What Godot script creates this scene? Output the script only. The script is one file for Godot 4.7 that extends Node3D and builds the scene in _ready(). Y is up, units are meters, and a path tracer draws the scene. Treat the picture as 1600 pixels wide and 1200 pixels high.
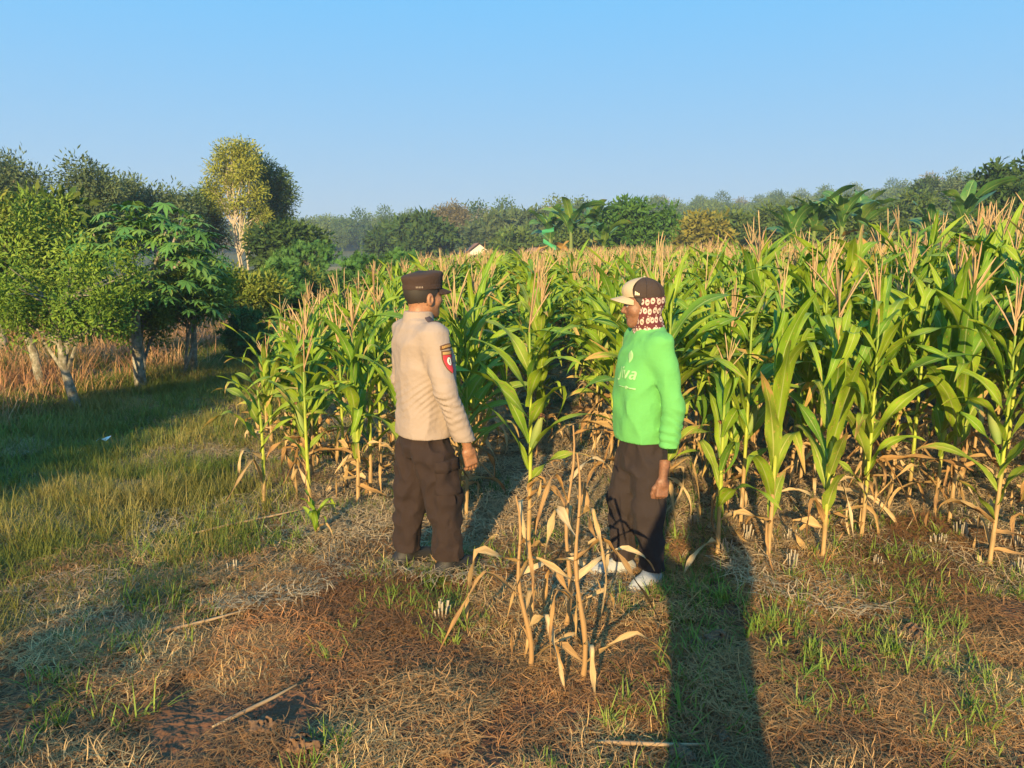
extends Node3D
# A farm field in low warm sun: two people talk at the edge of a maize field, a living fence and woods behind.

var R := RandomNumberGenerator.new()
var gn := FastNoiseLite.new()
var cn := FastNoiseLite.new()
var used := {}
var M := {}
const SUN_E := 16.2
const SUN_A := 12.0

# ------------------------------------------------------------------ mesh collector
class MB:
	var v := PackedVector3Array()
	var n := PackedVector3Array()
	var u := PackedVector2Array()
	var c := PackedColorArray()
	var i := PackedInt32Array()
	func add(p: Vector3, uv := Vector2.ZERO, col := Color.WHITE) -> int:
		v.append(p); u.append(uv); c.append(col)
		return v.size() - 1
	func tri(a: int, b: int, d: int):
		i.append(a); i.append(b); i.append(d)
	func quad(a: int, b: int, d: int, e: int):
		i.append(a); i.append(b); i.append(d); i.append(a); i.append(d); i.append(e)
	func tube(pts: Array, rad: Array, sides: int, cols: Array, cap := true):
		var k := pts.size()
		var side := Vector3.RIGHT
		var first := v.size()
		var run := 0.0
		for j in k:
			var t: Vector3 = (pts[mini(j + 1, k - 1)] - pts[maxi(j - 1, 0)]).normalized()
			side = (side - t * side.dot(t))
			if side.length() < 0.01: side = t.cross(Vector3.FORWARD)
			side = side.normalized()
			var up := t.cross(side)
			if j > 0: run += (pts[j] - pts[j - 1]).length()
			for s in sides + 1:
				var a := TAU * s / sides
				add(pts[j] + (side * cos(a) + up * sin(a)) * float(rad[j]), Vector2(float(s) / sides, run), cols[mini(j, cols.size() - 1)])
		for j in k - 1:
			for s in sides:
				var a := first + j * (sides + 1) + s
				var b := a + sides + 1
				quad(a, a + 1, b + 1, b)
		if cap:
			var e := add(pts[k - 1], Vector2(0.5, run), cols[mini(k - 1, cols.size() - 1)])
			var b := first + (k - 1) * (sides + 1)
			for s in sides: tri(b + s, b + s + 1, e)
	func ribbon(pts: Array, sides: Array, wid: Array, col0: Color, col1: Color):
		var first := v.size()
		var k := pts.size()
		for j in k:
			var t := float(j) / (k - 1)
			var cc := col0.lerp(col1, t)
			add(pts[j] - sides[j] * float(wid[j]), Vector2(0, t), cc)
			add(pts[j] + sides[j] * float(wid[j]), Vector2(1, t), cc)
		for j in k - 1:
			var a := first + j * 2
			quad(a, a + 1, a + 3, a + 2)
	func leaflet(base: Vector3, dir: Vector3, nor: Vector3, l: float, w: float, col: Color):
		# a small pointed leaf folded along its middle
		var s := dir.cross(nor).normalized()
		var a := add(base, Vector2(0.5, 0), col)
		var m := add(base + dir * l * 0.5 - nor * w * 0.12, Vector2(0.5, 0.5), col)
		var lft := add(base + dir * l * 0.45 - s * w + nor * w * 0.15, Vector2(0, 0.5), col)
		var rgt := add(base + dir * l * 0.45 + s * w + nor * w * 0.15, Vector2(1, 0.5), col)
		var e := add(base + dir * l - nor * l * 0.12, Vector2(0.5, 1), col)
		tri(a, lft, m); tri(a, m, rgt); tri(lft, e, m); tri(m, e, rgt)
	func app(o: MB, x: Transform3D, tint := Color.WHITE):
		var f := v.size()
		v.append_array(x * o.v); u.append_array(o.u)
		for q in o.c: c.append(q * tint)
		for q in o.i: i.append(q + f)
	func normals():
		n.resize(v.size())
		n.fill(Vector3.ZERO)
		for t in range(0, i.size(), 3):
			var a := i[t]
			var b := i[t + 1]
			var d := i[t + 2]
			var f := (v[d] - v[a]).cross(v[b] - v[a])
			n[a] += f; n[b] += f; n[d] += f
		for q in n.size(): n[q] = n[q].normalized()
	func mesh(m: Material = null, into: ArrayMesh = null) -> ArrayMesh:
		if n.size() != v.size(): normals()
		var arr := []
		arr.resize(Mesh.ARRAY_MAX)
		arr[Mesh.ARRAY_VERTEX] = v; arr[Mesh.ARRAY_NORMAL] = n; arr[Mesh.ARRAY_TEX_UV] = u
		arr[Mesh.ARRAY_COLOR] = c; arr[Mesh.ARRAY_INDEX] = i
		var am := into if into else ArrayMesh.new()
		am.add_surface_from_arrays(Mesh.PRIMITIVE_TRIANGLES, arr)
		if m: am.surface_set_material(am.get_surface_count() - 1, m)
		return am

# ------------------------------------------------------------------ distance fields for figures
class Q:
	static func smin(a: float, b: float, k: float) -> float:
		var h := maxf(k - absf(a - b), 0.0) / k
		return minf(a, b) - h * h * k * 0.25
	static func cap_d(p: Vector3, a: Vector3, b: Vector3, ra: float, rb: float) -> float:
		var ab := b - a
		var t := clampf((p - a).dot(ab) / maxf(ab.length_squared(), 1e-9), 0.0, 1.0)
		return (p - a - ab * t).length() - lerpf(ra, rb, t)
	static func ell_d(p: Vector3, c: Vector3, r: Vector3) -> float:
		var q := (p - c) / r
		var k0 := q.length()
		var k1 := (q / r).length()
		return k0 * (k0 - 1.0) / maxf(k1, 1e-6) if k0 > 1e-4 else -minf(r.x, minf(r.y, r.z))

class Field:
	var a := PackedVector3Array()
	var b := PackedVector3Array()
	var ra := PackedFloat32Array()
	var rb := PackedFloat32Array()
	var flat := PackedByteArray()
	var k0 := PackedFloat32Array()
	var k1 := PackedFloat32Array()
	var k := 0.04
	var rows: Array[PackedFloat32Array] = []
	var ylo := -9.0
	var yhi := 9.0
	var grow := 0.0
	var noise: FastNoiseLite
	var ns := Vector3.ONE
	var na := 0.0
	var wr := 0.0
	var waist := 0.0
	var waist_y := 1.0
	func bone(p: Vector3, q: Vector3, r0: float, r1: float, cut := false, ka := -1.0, kb := -1.0):
		k0.append(ka if ka > 0.0 else k); k1.append(kb if kb > 0.0 else k)
		a.append(p); b.append(q); ra.append(r0); rb.append(r1); flat.append(1 if cut else 0)
	func d(p: Vector3) -> float:
		var m := 1e9
		var rn := rows.size()
		if rn > 0:
			var y := clampf(p.y, rows[0][0], rows[rn - 1][0])
			var j := 0
			while j < rn - 2 and rows[j + 1][0] < y: j += 1
			var r0 := rows[j]
			var r1 := rows[j + 1]
			var t := (y - r0[0]) / (r1[0] - r0[0])
			t = t * t * (3.0 - 2.0 * t) * 0.6 + t * 0.4
			var ca := lerpf(r0[2], r1[2], t)
			var cb := lerpf(r0[3], r1[3], t)
			var q := Vector2(p.x / ca, (p.z - lerpf(r0[1], r1[1], t)) / cb)
			var e := pow(pow(absf(q.x), 2.4) + pow(absf(q.y), 2.4), 1.0 / 2.4)
			m = (e - 1.0) * minf(ca, cb)
			var dy := absf(p.y - y)
			if dy > 0.0: m = sqrt(maxf(m, 0.0) * maxf(m, 0.0) + dy * dy) if m > 0.0 else maxf(m, dy)
		for j in a.size():
			var ab := b[j] - a[j]
			var pa := p - a[j]
			var t := clampf(pa.dot(ab) / ab.length_squared(), 0.0, 1.0)
			var x := (pa - ab * t).length() - lerpf(ra[j], rb[j], t)
			if flat[j] == 1 and wr > 0.0 and absf(x) < 0.03: x += wr * sin(t * 52.0 + 5.0 * noise.get_noise_3dv(p * 6.0)) * (0.4 + 0.6 * absf(sin(t * 4.0)))
			if flat[j] == 1: x = maxf(x, (p - b[j]).dot(ab.normalized()))
			var kk := lerpf(k0[j], k1[j], t)
			var h := maxf(kk - absf(m - x), 0.0) / kk
			m = minf(m, x) - h * h * kk * 0.25
		m -= grow
		if na > 0.0 and absf(m) < 0.06:
			m += (absf(noise.get_noise_3dv(p * ns)) - 0.28) * na * 2.0
			if waist > 0.0:
				var wy := (p.y - waist_y) / 0.09
				m += waist * exp(-wy * wy) * smoothstep(0.08, -0.06, p.z) * sin(p.y * 150.0 + 26.0 * noise.get_noise_3d(p.x * 2.2, p.y * 0.8, p.z * 2.2 + 4.0)) * (0.4 + 1.2 * absf(noise.get_noise_3d(p.x * 4.0 + 7.0, p.y * 2.0, p.z * 4.0)))
		return maxf(m, maxf(ylo - p.y, p.y - yhi))

class Head:
	var inv := Transform3D.IDENTITY
	var ears := true
	var neck := true
	var grow := 0.0
	var cuts: Array[Plane] = []
	func d(p0: Vector3) -> float:
		var p := inv * p0
		var m: float = Q.ell_d(p, Vector3(0, 0.05, -0.01), Vector3(0.077, 0.098, 0.1))
		m = Q.smin(m, Q.ell_d(p, Vector3(0, -0.006, 0.034), Vector3(0.061, 0.082, 0.06)), 0.03)
		var x := Vector3(absf(p.x), p.y, p.z)
		m = Q.smin(m, Q.cap_d(x, Vector3(0.05, -0.04, 0.0), Vector3(0.012, -0.074, 0.064), 0.02, 0.022), 0.03)
		m = Q.smin(m, Q.cap_d(p, Vector3(0, 0.025, 0.09), Vector3(0, -0.008, 0.108), 0.008, 0.012), 0.014)
		m = Q.smin(m, Q.cap_d(x, Vector3(0, -0.012, 0.1), Vector3(0.013, -0.012, 0.096), 0.009, 0.008), 0.01)
		m = Q.smin(m, Q.cap_d(x, Vector3(0.005, 0.042, 0.083), Vector3(0.04, 0.04, 0.068), 0.013, 0.012), 0.014)
		m = Q.smin(m, Q.cap_d(x, Vector3(0.042, 0.0, 0.06), Vector3(0.046, -0.01, 0.05), 0.022, 0.022), 0.02)
		m = Q.smin(m, Q.cap_d(x, Vector3(0, -0.036, 0.087), Vector3(0.018, -0.037, 0.08), 0.009, 0.006), 0.008)
		m = Q.smin(m, Q.cap_d(x, Vector3(0.031, 0.022, 0.074), Vector3(0.034, 0.022, 0.074), 0.013, 0.013), 0.006)
		if ears:
			var e: float = Q.ell_d(x, Vector3(0.082, 0.004, -0.012), Vector3(0.011, 0.034, 0.021))
			e = maxf(e, -Q.ell_d(x, Vector3(0.094, 0.007, -0.009), Vector3(0.009, 0.02, 0.011)))
			m = Q.smin(m, e, 0.008)
		if neck:
			m = Q.smin(m, Q.cap_d(p, Vector3(0, -0.17, -0.045), Vector3(0, -0.02, -0.02), 0.064, 0.057), 0.03)
		m -= grow
		for c in cuts: m = maxf(m, c.distance_to(p))
		return m

class Hand:
	# wrist at the origin, fingers down -y, palm towards +x, thumb towards +z; side mirrors x
	var inv := Transform3D.IDENTITY
	var a := PackedVector3Array()
	var b := PackedVector3Array()
	var r := PackedFloat32Array()
	func setup(curl: float):
		var zs := [0.028, 0.0095, -0.009, -0.027]
		var ls := [0.068, 0.076, 0.071, 0.055]
		for f in 4:
			var p := Vector3(0.0, -0.082, zs[f] * 0.95)
			var ang := 0.15 + curl * 0.55
			var parts := [0.45, 0.31, 0.24]
			for s in 3:
				var q: Vector3 = p + Vector3(sin(ang), -cos(ang), zs[f] * 1.2 * (1.0 - s * 0.5)) * float(ls[f]) * float(parts[s])
				a.append(p); b.append(q); r.append(0.0092 - s * 0.0008)
				p = q
				ang += curl * (0.85 + 0.1 * f)
		a.append(Vector3(0.004, -0.02, 0.02)); b.append(Vector3(0.012, -0.05, 0.042)); r.append(0.0135)
		a.append(Vector3(0.012, -0.05, 0.042)); b.append(Vector3(0.02, -0.08, 0.046)); r.append(0.0105)
		a.append(Vector3(0.02, -0.08, 0.046)); b.append(Vector3(0.026, -0.1, 0.04)); r.append(0.0092)
	func d(p0: Vector3) -> float:
		var p := inv * p0
		var q := (p - Vector3(0, -0.048, 0.0)).abs() - Vector3(0.004, 0.034, 0.026)
		var m := Vector3(maxf(q.x, 0), maxf(q.y, 0), maxf(q.z, 0)).length() - 0.011
		m = Q.smin(m, Q.cap_d(p, Vector3(0, 0.09, 0), Vector3(0, -0.02, 0), 0.03, 0.024), 0.02)
		for j in a.size():
			m = Q.smin(m, Q.cap_d(p, a[j], b[j], r[j], r[j] * 0.95), 0.006)
		return m

func nets(f, lo: Vector3, hi: Vector3, h: float, mb: MB, colf = null, uvf = null):
	# surface nets: one vertex in each cell that the surface crosses, one quad round each crossed edge
	var B := 4
	var bx := int(ceil((hi.x - lo.x) / h / B))
	var by := int(ceil((hi.y - lo.y) / h / B))
	var bz := int(ceil((hi.z - lo.z) / h / B))
	var nx := bx * B + 1
	var ny := by * B + 1
	var nz := bz * B + 1
	var val := PackedFloat32Array()
	val.resize(nx * ny * nz)
	val.fill(1e9)
	var vid := PackedInt32Array()
	vid.resize(nx * ny * nz)
	vid.fill(-1)
	var active: Array[Vector3i] = []
	var reach := 0.87 * B * h * 1.3
	var SB := 4
	for K0 in range(0, bz, SB):
		for J0 in range(0, by, SB):
			for I0 in range(0, bx, SB):
				if absf(f.d(lo + Vector3(I0 + SB * 0.5, J0 + SB * 0.5, K0 + SB * 0.5) * (B * h))) > reach * SB * 0.75: continue
				for K in range(K0, mini(K0 + SB, bz)):
					for J in range(J0, mini(J0 + SB, by)):
						for I in range(I0, mini(I0 + SB, bx)):
							if absf(f.d(lo + Vector3(I + 0.5, J + 0.5, K + 0.5) * (B * h))) <= reach: active.append(Vector3i(I, J, K))
	for blk in active:
		for kk in range(blk.z * B, blk.z * B + B + 1):
			for jj in range(blk.y * B, blk.y * B + B + 1):
				var o := (kk * ny + jj) * nx
				for ii in range(blk.x * B, blk.x * B + B + 1):
					if val[o + ii] > 1e8: val[o + ii] = f.d(lo + Vector3(ii, jj, kk) * h)
	var dy := nx
	var dz := nx * ny
	var off := [0, 1, dy, dy + 1, dz, dz + 1, dz + dy, dz + dy + 1]
	var ea := [0, 2, 4, 6, 0, 1, 4, 5, 0, 1, 2, 3]
	var eb := [1, 3, 5, 7, 2, 3, 6, 7, 4, 5, 6, 7]
	var e := PackedFloat32Array()
	e.resize(8)
	var base := mb.v.size()
	for blk in active:
		for kk in range(blk.z * B, blk.z * B + B):
			for jj in range(blk.y * B, blk.y * B + B):
				for ii in range(blk.x * B, blk.x * B + B):
					var o := (kk * ny + jj) * nx + ii
					var neg := 0
					for q in 8:
						e[q] = val[o + off[q]]
						if e[q] < 0.0: neg += 1
					if neg == 0 or neg == 8: continue
					var s := Vector3.ZERO
					var cnt := 0
					for q in 12:
						var v0 := e[ea[q]]
						var v1 := e[eb[q]]
						if (v0 < 0.0) == (v1 < 0.0): continue
						var t := v0 / (v0 - v1)
						var c0: int = ea[q]
						var p := Vector3(c0 & 1, (c0 >> 1) & 1, c0 >> 2)
						if q < 4: p.x += t
						elif q < 8: p.y += t
						else: p.z += t
						s += p
						cnt += 1
					var at := lo + (Vector3(ii, jj, kk) + s / cnt) * h
					var g := Vector3(e[1] + e[3] + e[5] + e[7] - e[0] - e[2] - e[4] - e[6], e[2] + e[3] + e[6] + e[7] - e[0] - e[1] - e[4] - e[5], e[4] + e[5] + e[6] + e[7] - e[0] - e[1] - e[2] - e[3])
					vid[o] = mb.add(at, uvf.call(at) if uvf != null else Vector2(at.x, at.y), colf.call(at) if colf != null else Color.WHITE)
					mb.n.append(g.normalized())
	for blk in active:
		for kk in range(blk.z * B, blk.z * B + B):
			for jj in range(blk.y * B, blk.y * B + B):
				for ii in range(blk.x * B, blk.x * B + B):
					var o := (kk * ny + jj) * nx + ii
					var me := vid[o]
					if me < 0: continue
					var s0 := val[o] < 0.0
					if jj > 0 and kk > 0 and (val[o + 1] < 0.0) != s0: net_quad(mb, vid[o - dy - dz], vid[o - dz], me, vid[o - dy], s0)
					if ii > 0 and kk > 0 and (val[o + dy] < 0.0) != s0: net_quad(mb, vid[o - dz - 1], vid[o - 1], me, vid[o - dz], s0)
					if ii > 0 and jj > 0 and (val[o + dz] < 0.0) != s0: net_quad(mb, vid[o - 1 - dy], vid[o - dy], me, vid[o - 1], s0)


func net_quad(mb: MB, a: int, b: int, c: int, d: int, front: bool):
	if a < 0 or b < 0 or d < 0: return
	if front: mb.quad(a, d, c, b)
	else: mb.quad(a, b, c, d)

# ------------------------------------------------------------------ naming helpers
func numbered(called: String) -> String:
	var k: int = used.get(called, 0)
	used[called] = k + 1
	return called if k == 0 else "%s_%03d" % [called, k]
func thing(called: String, label: String, category: String, at := Vector3.ZERO, turn := 0.0, group := "") -> Node3D:
	var o := Node3D.new()
	o.name = numbered(called)
	add_child(o)
	o.position = at
	o.rotation.y = turn
	o.set_meta("label", label); o.set_meta("category", category)
	if group != "": o.set_meta("group", group)
	return o
func part(called: String, m: Mesh, parent: Node3D, x := Transform3D.IDENTITY, mat: Material = null) -> MeshInstance3D:
	var o := MeshInstance3D.new()
	o.name = called
	o.mesh = m
	o.transform = x
	if mat: o.material_override = mat
	parent.add_child(o, true)
	return o
func single(called: String, m: Mesh, label: String, category: String, x := Transform3D.IDENTITY, group := "", mat: Material = null) -> MeshInstance3D:
	var o := MeshInstance3D.new()
	o.name = numbered(called)
	o.mesh = m
	o.transform = x
	if mat: o.material_override = mat
	add_child(o)
	o.set_meta("label", label); o.set_meta("category", category)
	if group != "": o.set_meta("group", group)
	return o
func copies(called: String, m: Mesh, xs: Array, cols: Array, parent: Node3D) -> MultiMeshInstance3D:
	var mm := MultiMesh.new()
	mm.transform_format = MultiMesh.TRANSFORM_3D
	mm.use_colors = true
	mm.mesh = m
	mm.instance_count = xs.size()
	for k in xs.size():
		mm.set_instance_transform(k, xs[k])
		mm.set_instance_color(k, cols[k])
	var o := MultiMeshInstance3D.new()
	o.name = called if parent != self else numbered(called)
	o.multimesh = mm
	o.set_meta("kind", "stuff")
	parent.add_child(o, true)
	return o
func rf(a: float, b: float) -> float: return R.randf_range(a, b)
func xf(at: Vector3, turn := 0.0, s := 1.0, tilt := 0.0) -> Transform3D:
	return Transform3D((Basis(Vector3.UP, turn) * Basis(Vector3.RIGHT, tilt)).scaled(Vector3.ONE * s), at)

# ------------------------------------------------------------------ materials
func lin(r: float, g: float, b: float) -> Color: return Color(r, g, b).linear_to_srgb()
func mat(col: Color, rough := 0.8, vc := false) -> StandardMaterial3D:
	var m := StandardMaterial3D.new()
	m.albedo_color = col
	m.roughness = rough
	m.vertex_color_use_as_albedo = vc
	m.cull_mode = BaseMaterial3D.CULL_DISABLED
	return m
func noise_img(size: int, freq: float, oct: int, seed_: int) -> Image:
	var n := FastNoiseLite.new()
	n.seed = seed_
	n.frequency = freq
	n.fractal_octaves = oct
	return n.get_seamless_image(size, size)
func tex(img: Image) -> ImageTexture:
	return ImageTexture.create_from_image(img)
func blend_tex(size: int, ca: Color, cb: Color, cc: Color, f1: float, f2: float, seed_: int) -> ImageTexture:
	# two layers of noise between three linear colours
	var a := noise_img(size, f1, 4, seed_)
	var b := noise_img(size, f2, 3, seed_ + 7)
	var im := Image.create(size, size, false, Image.FORMAT_RGB8)
	for y in size:
		for x in size:
			var t := clampf((a.get_pixel(x, y).r - 0.5) * 1.8 + 0.5, 0.0, 1.0)
			var q := clampf((b.get_pixel(x, y).r - 0.5) * 2.4 + 0.5, 0.0, 1.0)
			im.set_pixel(x, y, ca.lerp(cb, t).lerp(cc, q * 0.6).linear_to_srgb())
	return tex(im)
func leaf_tex(base: Color, rib: Color, dry: Color, tip: float, seed_: int) -> ImageTexture:
	# long leaf: pale midrib, parallel veins, blotches; dried margin and tip where tip > 0
	var w := 48
	var h := 256
	var n := FastNoiseLite.new()
	n.seed = seed_
	n.frequency = 0.02
	n.fractal_octaves = 3
	var im := Image.create(w, h, false, Image.FORMAT_RGB8)
	for y in h:
		for x in w:
			var uu := (x + 0.5) / w
			var e := absf(uu - 0.5) * 2.0
			var vein := 0.5 + 0.5 * sin(uu * 75.0 + n.get_noise_2d(x, y * 0.2) * 2.0)
			var c := base * (0.84 + 0.24 * vein) * (1.0 + 0.35 * n.get_noise_2d(x * 2.0, y * 0.6 + 300))
			var t := y / float(h)
			var dd := clampf((t - 1.0 + tip + 0.35 * n.get_noise_2d(x * 2.0 + 90.0, y * 0.9) + e * e * tip * 0.35) * 6.0, 0.0, 1.0) if tip > 0.0 else 0.0
			c = c.lerp(dry * (0.8 + 0.35 * vein), dd)
			var sp := n.get_noise_2d(x * 5.0 + 500.0, y * 2.2)
			if sp > 0.42: c = c.lerp(dry, clampf((sp - 0.42) * 5.0, 0.0, 0.6))
			c = c.lerp(rib.lerp(dry, dd * 0.7), clampf(1.25 - e * (9.0 + 6.0 * t), 0.0, 1.0))
			im.set_pixel(x, y, Color(c.r, c.g, c.b).linear_to_srgb())
	return tex(im)
func leaf_mat(t: Texture2D, back: Color, rough := 0.62) -> StandardMaterial3D:
	var m := mat(Color.WHITE, rough)
	m.albedo_texture = t
	m.backlight_enabled = true
	m.backlight = back
	m.metallic_specular = 0.35
	return m
func foliage_mat(back := 0.5) -> StandardMaterial3D:
	var m := mat(Color.WHITE, 0.6, true)
	m.backlight_enabled = true
	m.backlight = Color(back * 0.9, back, back * 0.35)
	m.metallic_specular = 0.25
	return m
func cloth(col: Color, bump: float, scale: float, seed_: int) -> StandardMaterial3D:
	var m := mat(col, 0.9)
	m.heightmap_enabled = true
	m.heightmap_texture = tex(noise_img(256, 0.03, 4, seed_))
	m.heightmap_scale = bump
	m.uv1_triplanar = true
	m.uv1_scale = Vector3.ONE * scale
	m.rim_enabled = true
	m.rim = 0.15
	m.metallic_specular = 0.2
	return m

func make_materials():
	M.green = []
	M.green.append(leaf_mat(leaf_tex(Color(0.165, 0.285, 0.018), Color(0.34, 0.42, 0.14), Color(0.4, 0.25, 0.09), 0.0, 1), Color(0.5, 0.6, 0.12)))
	M.green.append(leaf_mat(leaf_tex(Color(0.23, 0.335, 0.022), Color(0.36, 0.42, 0.13), Color(0.4, 0.25, 0.09), 0.06, 2), Color(0.55, 0.62, 0.12)))
	M.green.append(leaf_mat(leaf_tex(Color(0.11, 0.225, 0.02), Color(0.28, 0.36, 0.13), Color(0.4, 0.25, 0.09), 0.0, 3), Color(0.45, 0.55, 0.12)))
	M.green.append(leaf_mat(leaf_tex(Color(0.21, 0.29, 0.03), Color(0.4, 0.42, 0.13), Color(0.45, 0.29, 0.1), 0.28, 4), Color(0.6, 0.62, 0.12)))
	M.dry = []
	M.dry.append(leaf_mat(leaf_tex(Color(0.44, 0.29, 0.125), Color(0.5, 0.36, 0.18), Color(0.3, 0.18, 0.07), 0.2, 5), Color(0.5, 0.4, 0.2), 0.75))
	M.dry.append(leaf_mat(leaf_tex(Color(0.36, 0.21, 0.08), Color(0.44, 0.28, 0.12), Color(0.2, 0.11, 0.05), 0.3, 6), Color(0.45, 0.33, 0.15), 0.75))
	M.dry.append(leaf_mat(leaf_tex(Color(0.5, 0.37, 0.2), Color(0.52, 0.4, 0.22), Color(0.36, 0.24, 0.12), 0.2, 8), Color(0.5, 0.4, 0.22), 0.75))
	M.clod = mat(Color.WHITE, 0.95)
	M.clod.albedo_texture = blend_tex(128, Color(0.09, 0.05, 0.028), Color(0.22, 0.125, 0.065), Color(0.13, 0.075, 0.04), 0.05, 0.15, 91)
	M.clod.uv1_triplanar = true
	M.clod.uv1_scale = Vector3.ONE * 6.0
	M.vc = mat(Color.WHITE, 0.75, true)
	M.stalk = mat(Color.WHITE, 0.5, true)
	M.fol = foliage_mat(0.5)
	M.grass = foliage_mat(0.6)
	M.straw = mat(Color.WHITE, 0.8, true)
	M.straw.backlight_enabled = true
	M.straw.backlight = Color(0.3, 0.22, 0.1)
	M.bark = mat(Color.WHITE, 0.9)
	M.bark.albedo_texture = blend_tex(256, Color(0.13, 0.1, 0.065), Color(0.42, 0.39, 0.32), Color(0.1, 0.11, 0.06), 0.02, 0.05, 21)
	M.bark.uv1_triplanar = true
	M.bark.uv1_scale = Vector3(2.2, 1.6, 2.2)
	M.bark.heightmap_enabled = true
	M.bark.heightmap_texture = tex(noise_img(256, 0.04, 4, 31))
	M.bark.heightmap_scale = 1.2
	M.soil = mat(Color.WHITE, 0.95, true)
	M.soil.albedo_texture = blend_tex(512, Color(0.55, 0.5, 0.45), Color(1.0, 0.95, 0.9), Color(0.75, 0.68, 0.6), 0.012, 0.07, 41)
	M.soil.uv1_triplanar = true
	M.soil.uv1_world_triplanar = true
	M.soil.uv1_scale = Vector3.ONE * 0.55
	M.soil.heightmap_enabled = true
	M.soil.heightmap_texture = tex(noise_img(512, 0.06, 5, 51))
	M.soil.heightmap_scale = 3.0

# ------------------------------------------------------------------ ground
func gh(x: float, z: float) -> float:
	var d := sqrt(x * x + z * z)
	var h := gn.get_noise_2d(x, z) * 0.045 + gn.get_noise_2d(x * 4.0 + 50.0, z * 4.0) * 0.04
	if d > 50.0 and z < 0.0:
		var side := clampf((x / -z + 0.35) / 1.0, 0.0, 1.3)
		h += smoothstep(60.0, 240.0, d) * lerpf(2.2, 14.0, side) * smoothstep(0.0, 60.0, -z) + gn.get_noise_2d(x * 0.05, z * 0.05) * 0.8 * smoothstep(60.0, 140.0, d)
	return h
func axis(lo: float, hi: float, f0: float, f1: float, st: float) -> PackedFloat32Array:
	var back: Array[float] = []
	var x := f0
	var s := st
	while x > lo:
		s *= 1.22
		x -= s
		back.append(maxf(x, lo))
	back.reverse()
	var out := PackedFloat32Array(back)
	x = f0
	while x < f1:
		out.append(x)
		x += st
	s = st
	while x < hi:
		out.append(x)
		s *= 1.22
		x += s
	out.append(hi)
	return out
func zone(x: float, z: float) -> Color:
	# linear base colour of the bare ground
	var soil := Color(0.17, 0.078, 0.036)
	var field := Color(0.2, 0.125, 0.065)
	var verge := Color(0.13, 0.115, 0.05)
	var far := Color(0.13, 0.14, 0.05)
	var d := sqrt(x * x + z * z)
	var c := soil.lerp(field, smoothstep(3.6, 5.2, -z) * smoothstep(-1.6, -0.8, x))
	c = c.lerp(verge, smoothstep(-1.0, -2.6, x) * smoothstep(-2.0, -4.0, z))
	c = c.lerp(Color(0.22, 0.13, 0.07), smoothstep(-5.0, -5.8, x))
	return c.lerp(far, smoothstep(26.0, 44.0, d))
func build_ground():
	var xs := axis(-650, 650, -6.5, 6.0, 0.075)
	var zs := axis(-650, 500, -13.0, 1.0, 0.075)
	var mb := MB.new()
	var w := xs.size()
	for z in zs:
		for x in xs:
			mb.add(Vector3(x, gh(x, z), z), Vector2(x, z), zone(x, z))
	for j in zs.size() - 1:
		for i in w - 1:
			var a := j * w + i
			mb.quad(a, a + 1, a + w + 1, a + w)
	var o := part("ground", mb.mesh(M.soil), self)
	o.set_meta("kind", "structure")

# ------------------------------------------------------------------ maize
var leafM: Array = []    # [near mesh, far MB]
var dryM: Array = []
var stalkM: Array = []
var tasselM: Array = []
var earM: ArrayMesh
var stalkB: Array = []
var tasselB: Array = []

func long_leaf(L: float, W: float, a0: float, bend: float, fold: float, foldang: float, twist: float, ruf: float, seg: int, sway: float, cup := 0.28, blunt := false, dead := false) -> MB:
	var mb := MB.new()
	var p := Vector3.ZERO
	var ph := rf(0, 6)
	var fr := rf(9, 15)
	for k in seg + 1:
		var t := float(k) / seg
		var a := a0 - bend * pow(t, 1.5)
		if fold > 0.0 and t > fold: a -= foldang * smoothstep(fold, fold + 0.1, t)
		var dir := Vector3(cos(a), sin(a), sway * t).normalized()
		var side := Vector3(0, 0, 1).rotated(dir, twist * t)
		side = (side - dir * side.dot(dir)).normalized()
		var nor := side.cross(dir)
		if nor.y < 0 and t < 0.1: nor = -nor
		var w := W * minf(1.0, 0.42 + 2.6 * t) * pow(maxf(1.0 - pow(t, 2.1), 0.0), 0.85) * 0.5
		if blunt: w = W * 0.5 * minf(1.0, 0.15 + 4.0 * t) * pow(maxf(1.0 - pow(t, 5.0), 0.0), 0.6)
		if dead: w = W * 0.5 * minf(1.0, 0.5 + 5.0 * t) * pow(maxf(1.0 - t, 0.0), 0.45) * (0.85 + 0.25 * sin(t * 23.0 + ph))
		if k == seg: w = 0.0015
		var r1 := ruf * sin(t * fr + ph) * w
		var r2 := ruf * sin(t * fr * 1.13 + ph + 1.7) * w
		var cu := cup * (1.0 - 0.55 * t) * w
		mb.add(p - side * w + nor * (cu + r1), Vector2(0, t))
		mb.add(p - nor * 0.002, Vector2(0.5, t))
		mb.add(p + side * w + nor * (cu + r2), Vector2(1, t))
		p += dir * (L / seg)
		if k > 0:
			var b := k * 3
			for q in 2: mb.quad(b - 3 + q, b - 2 + q, b + 1 + q, b + q)
	mb.normals()
	return mb
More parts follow.
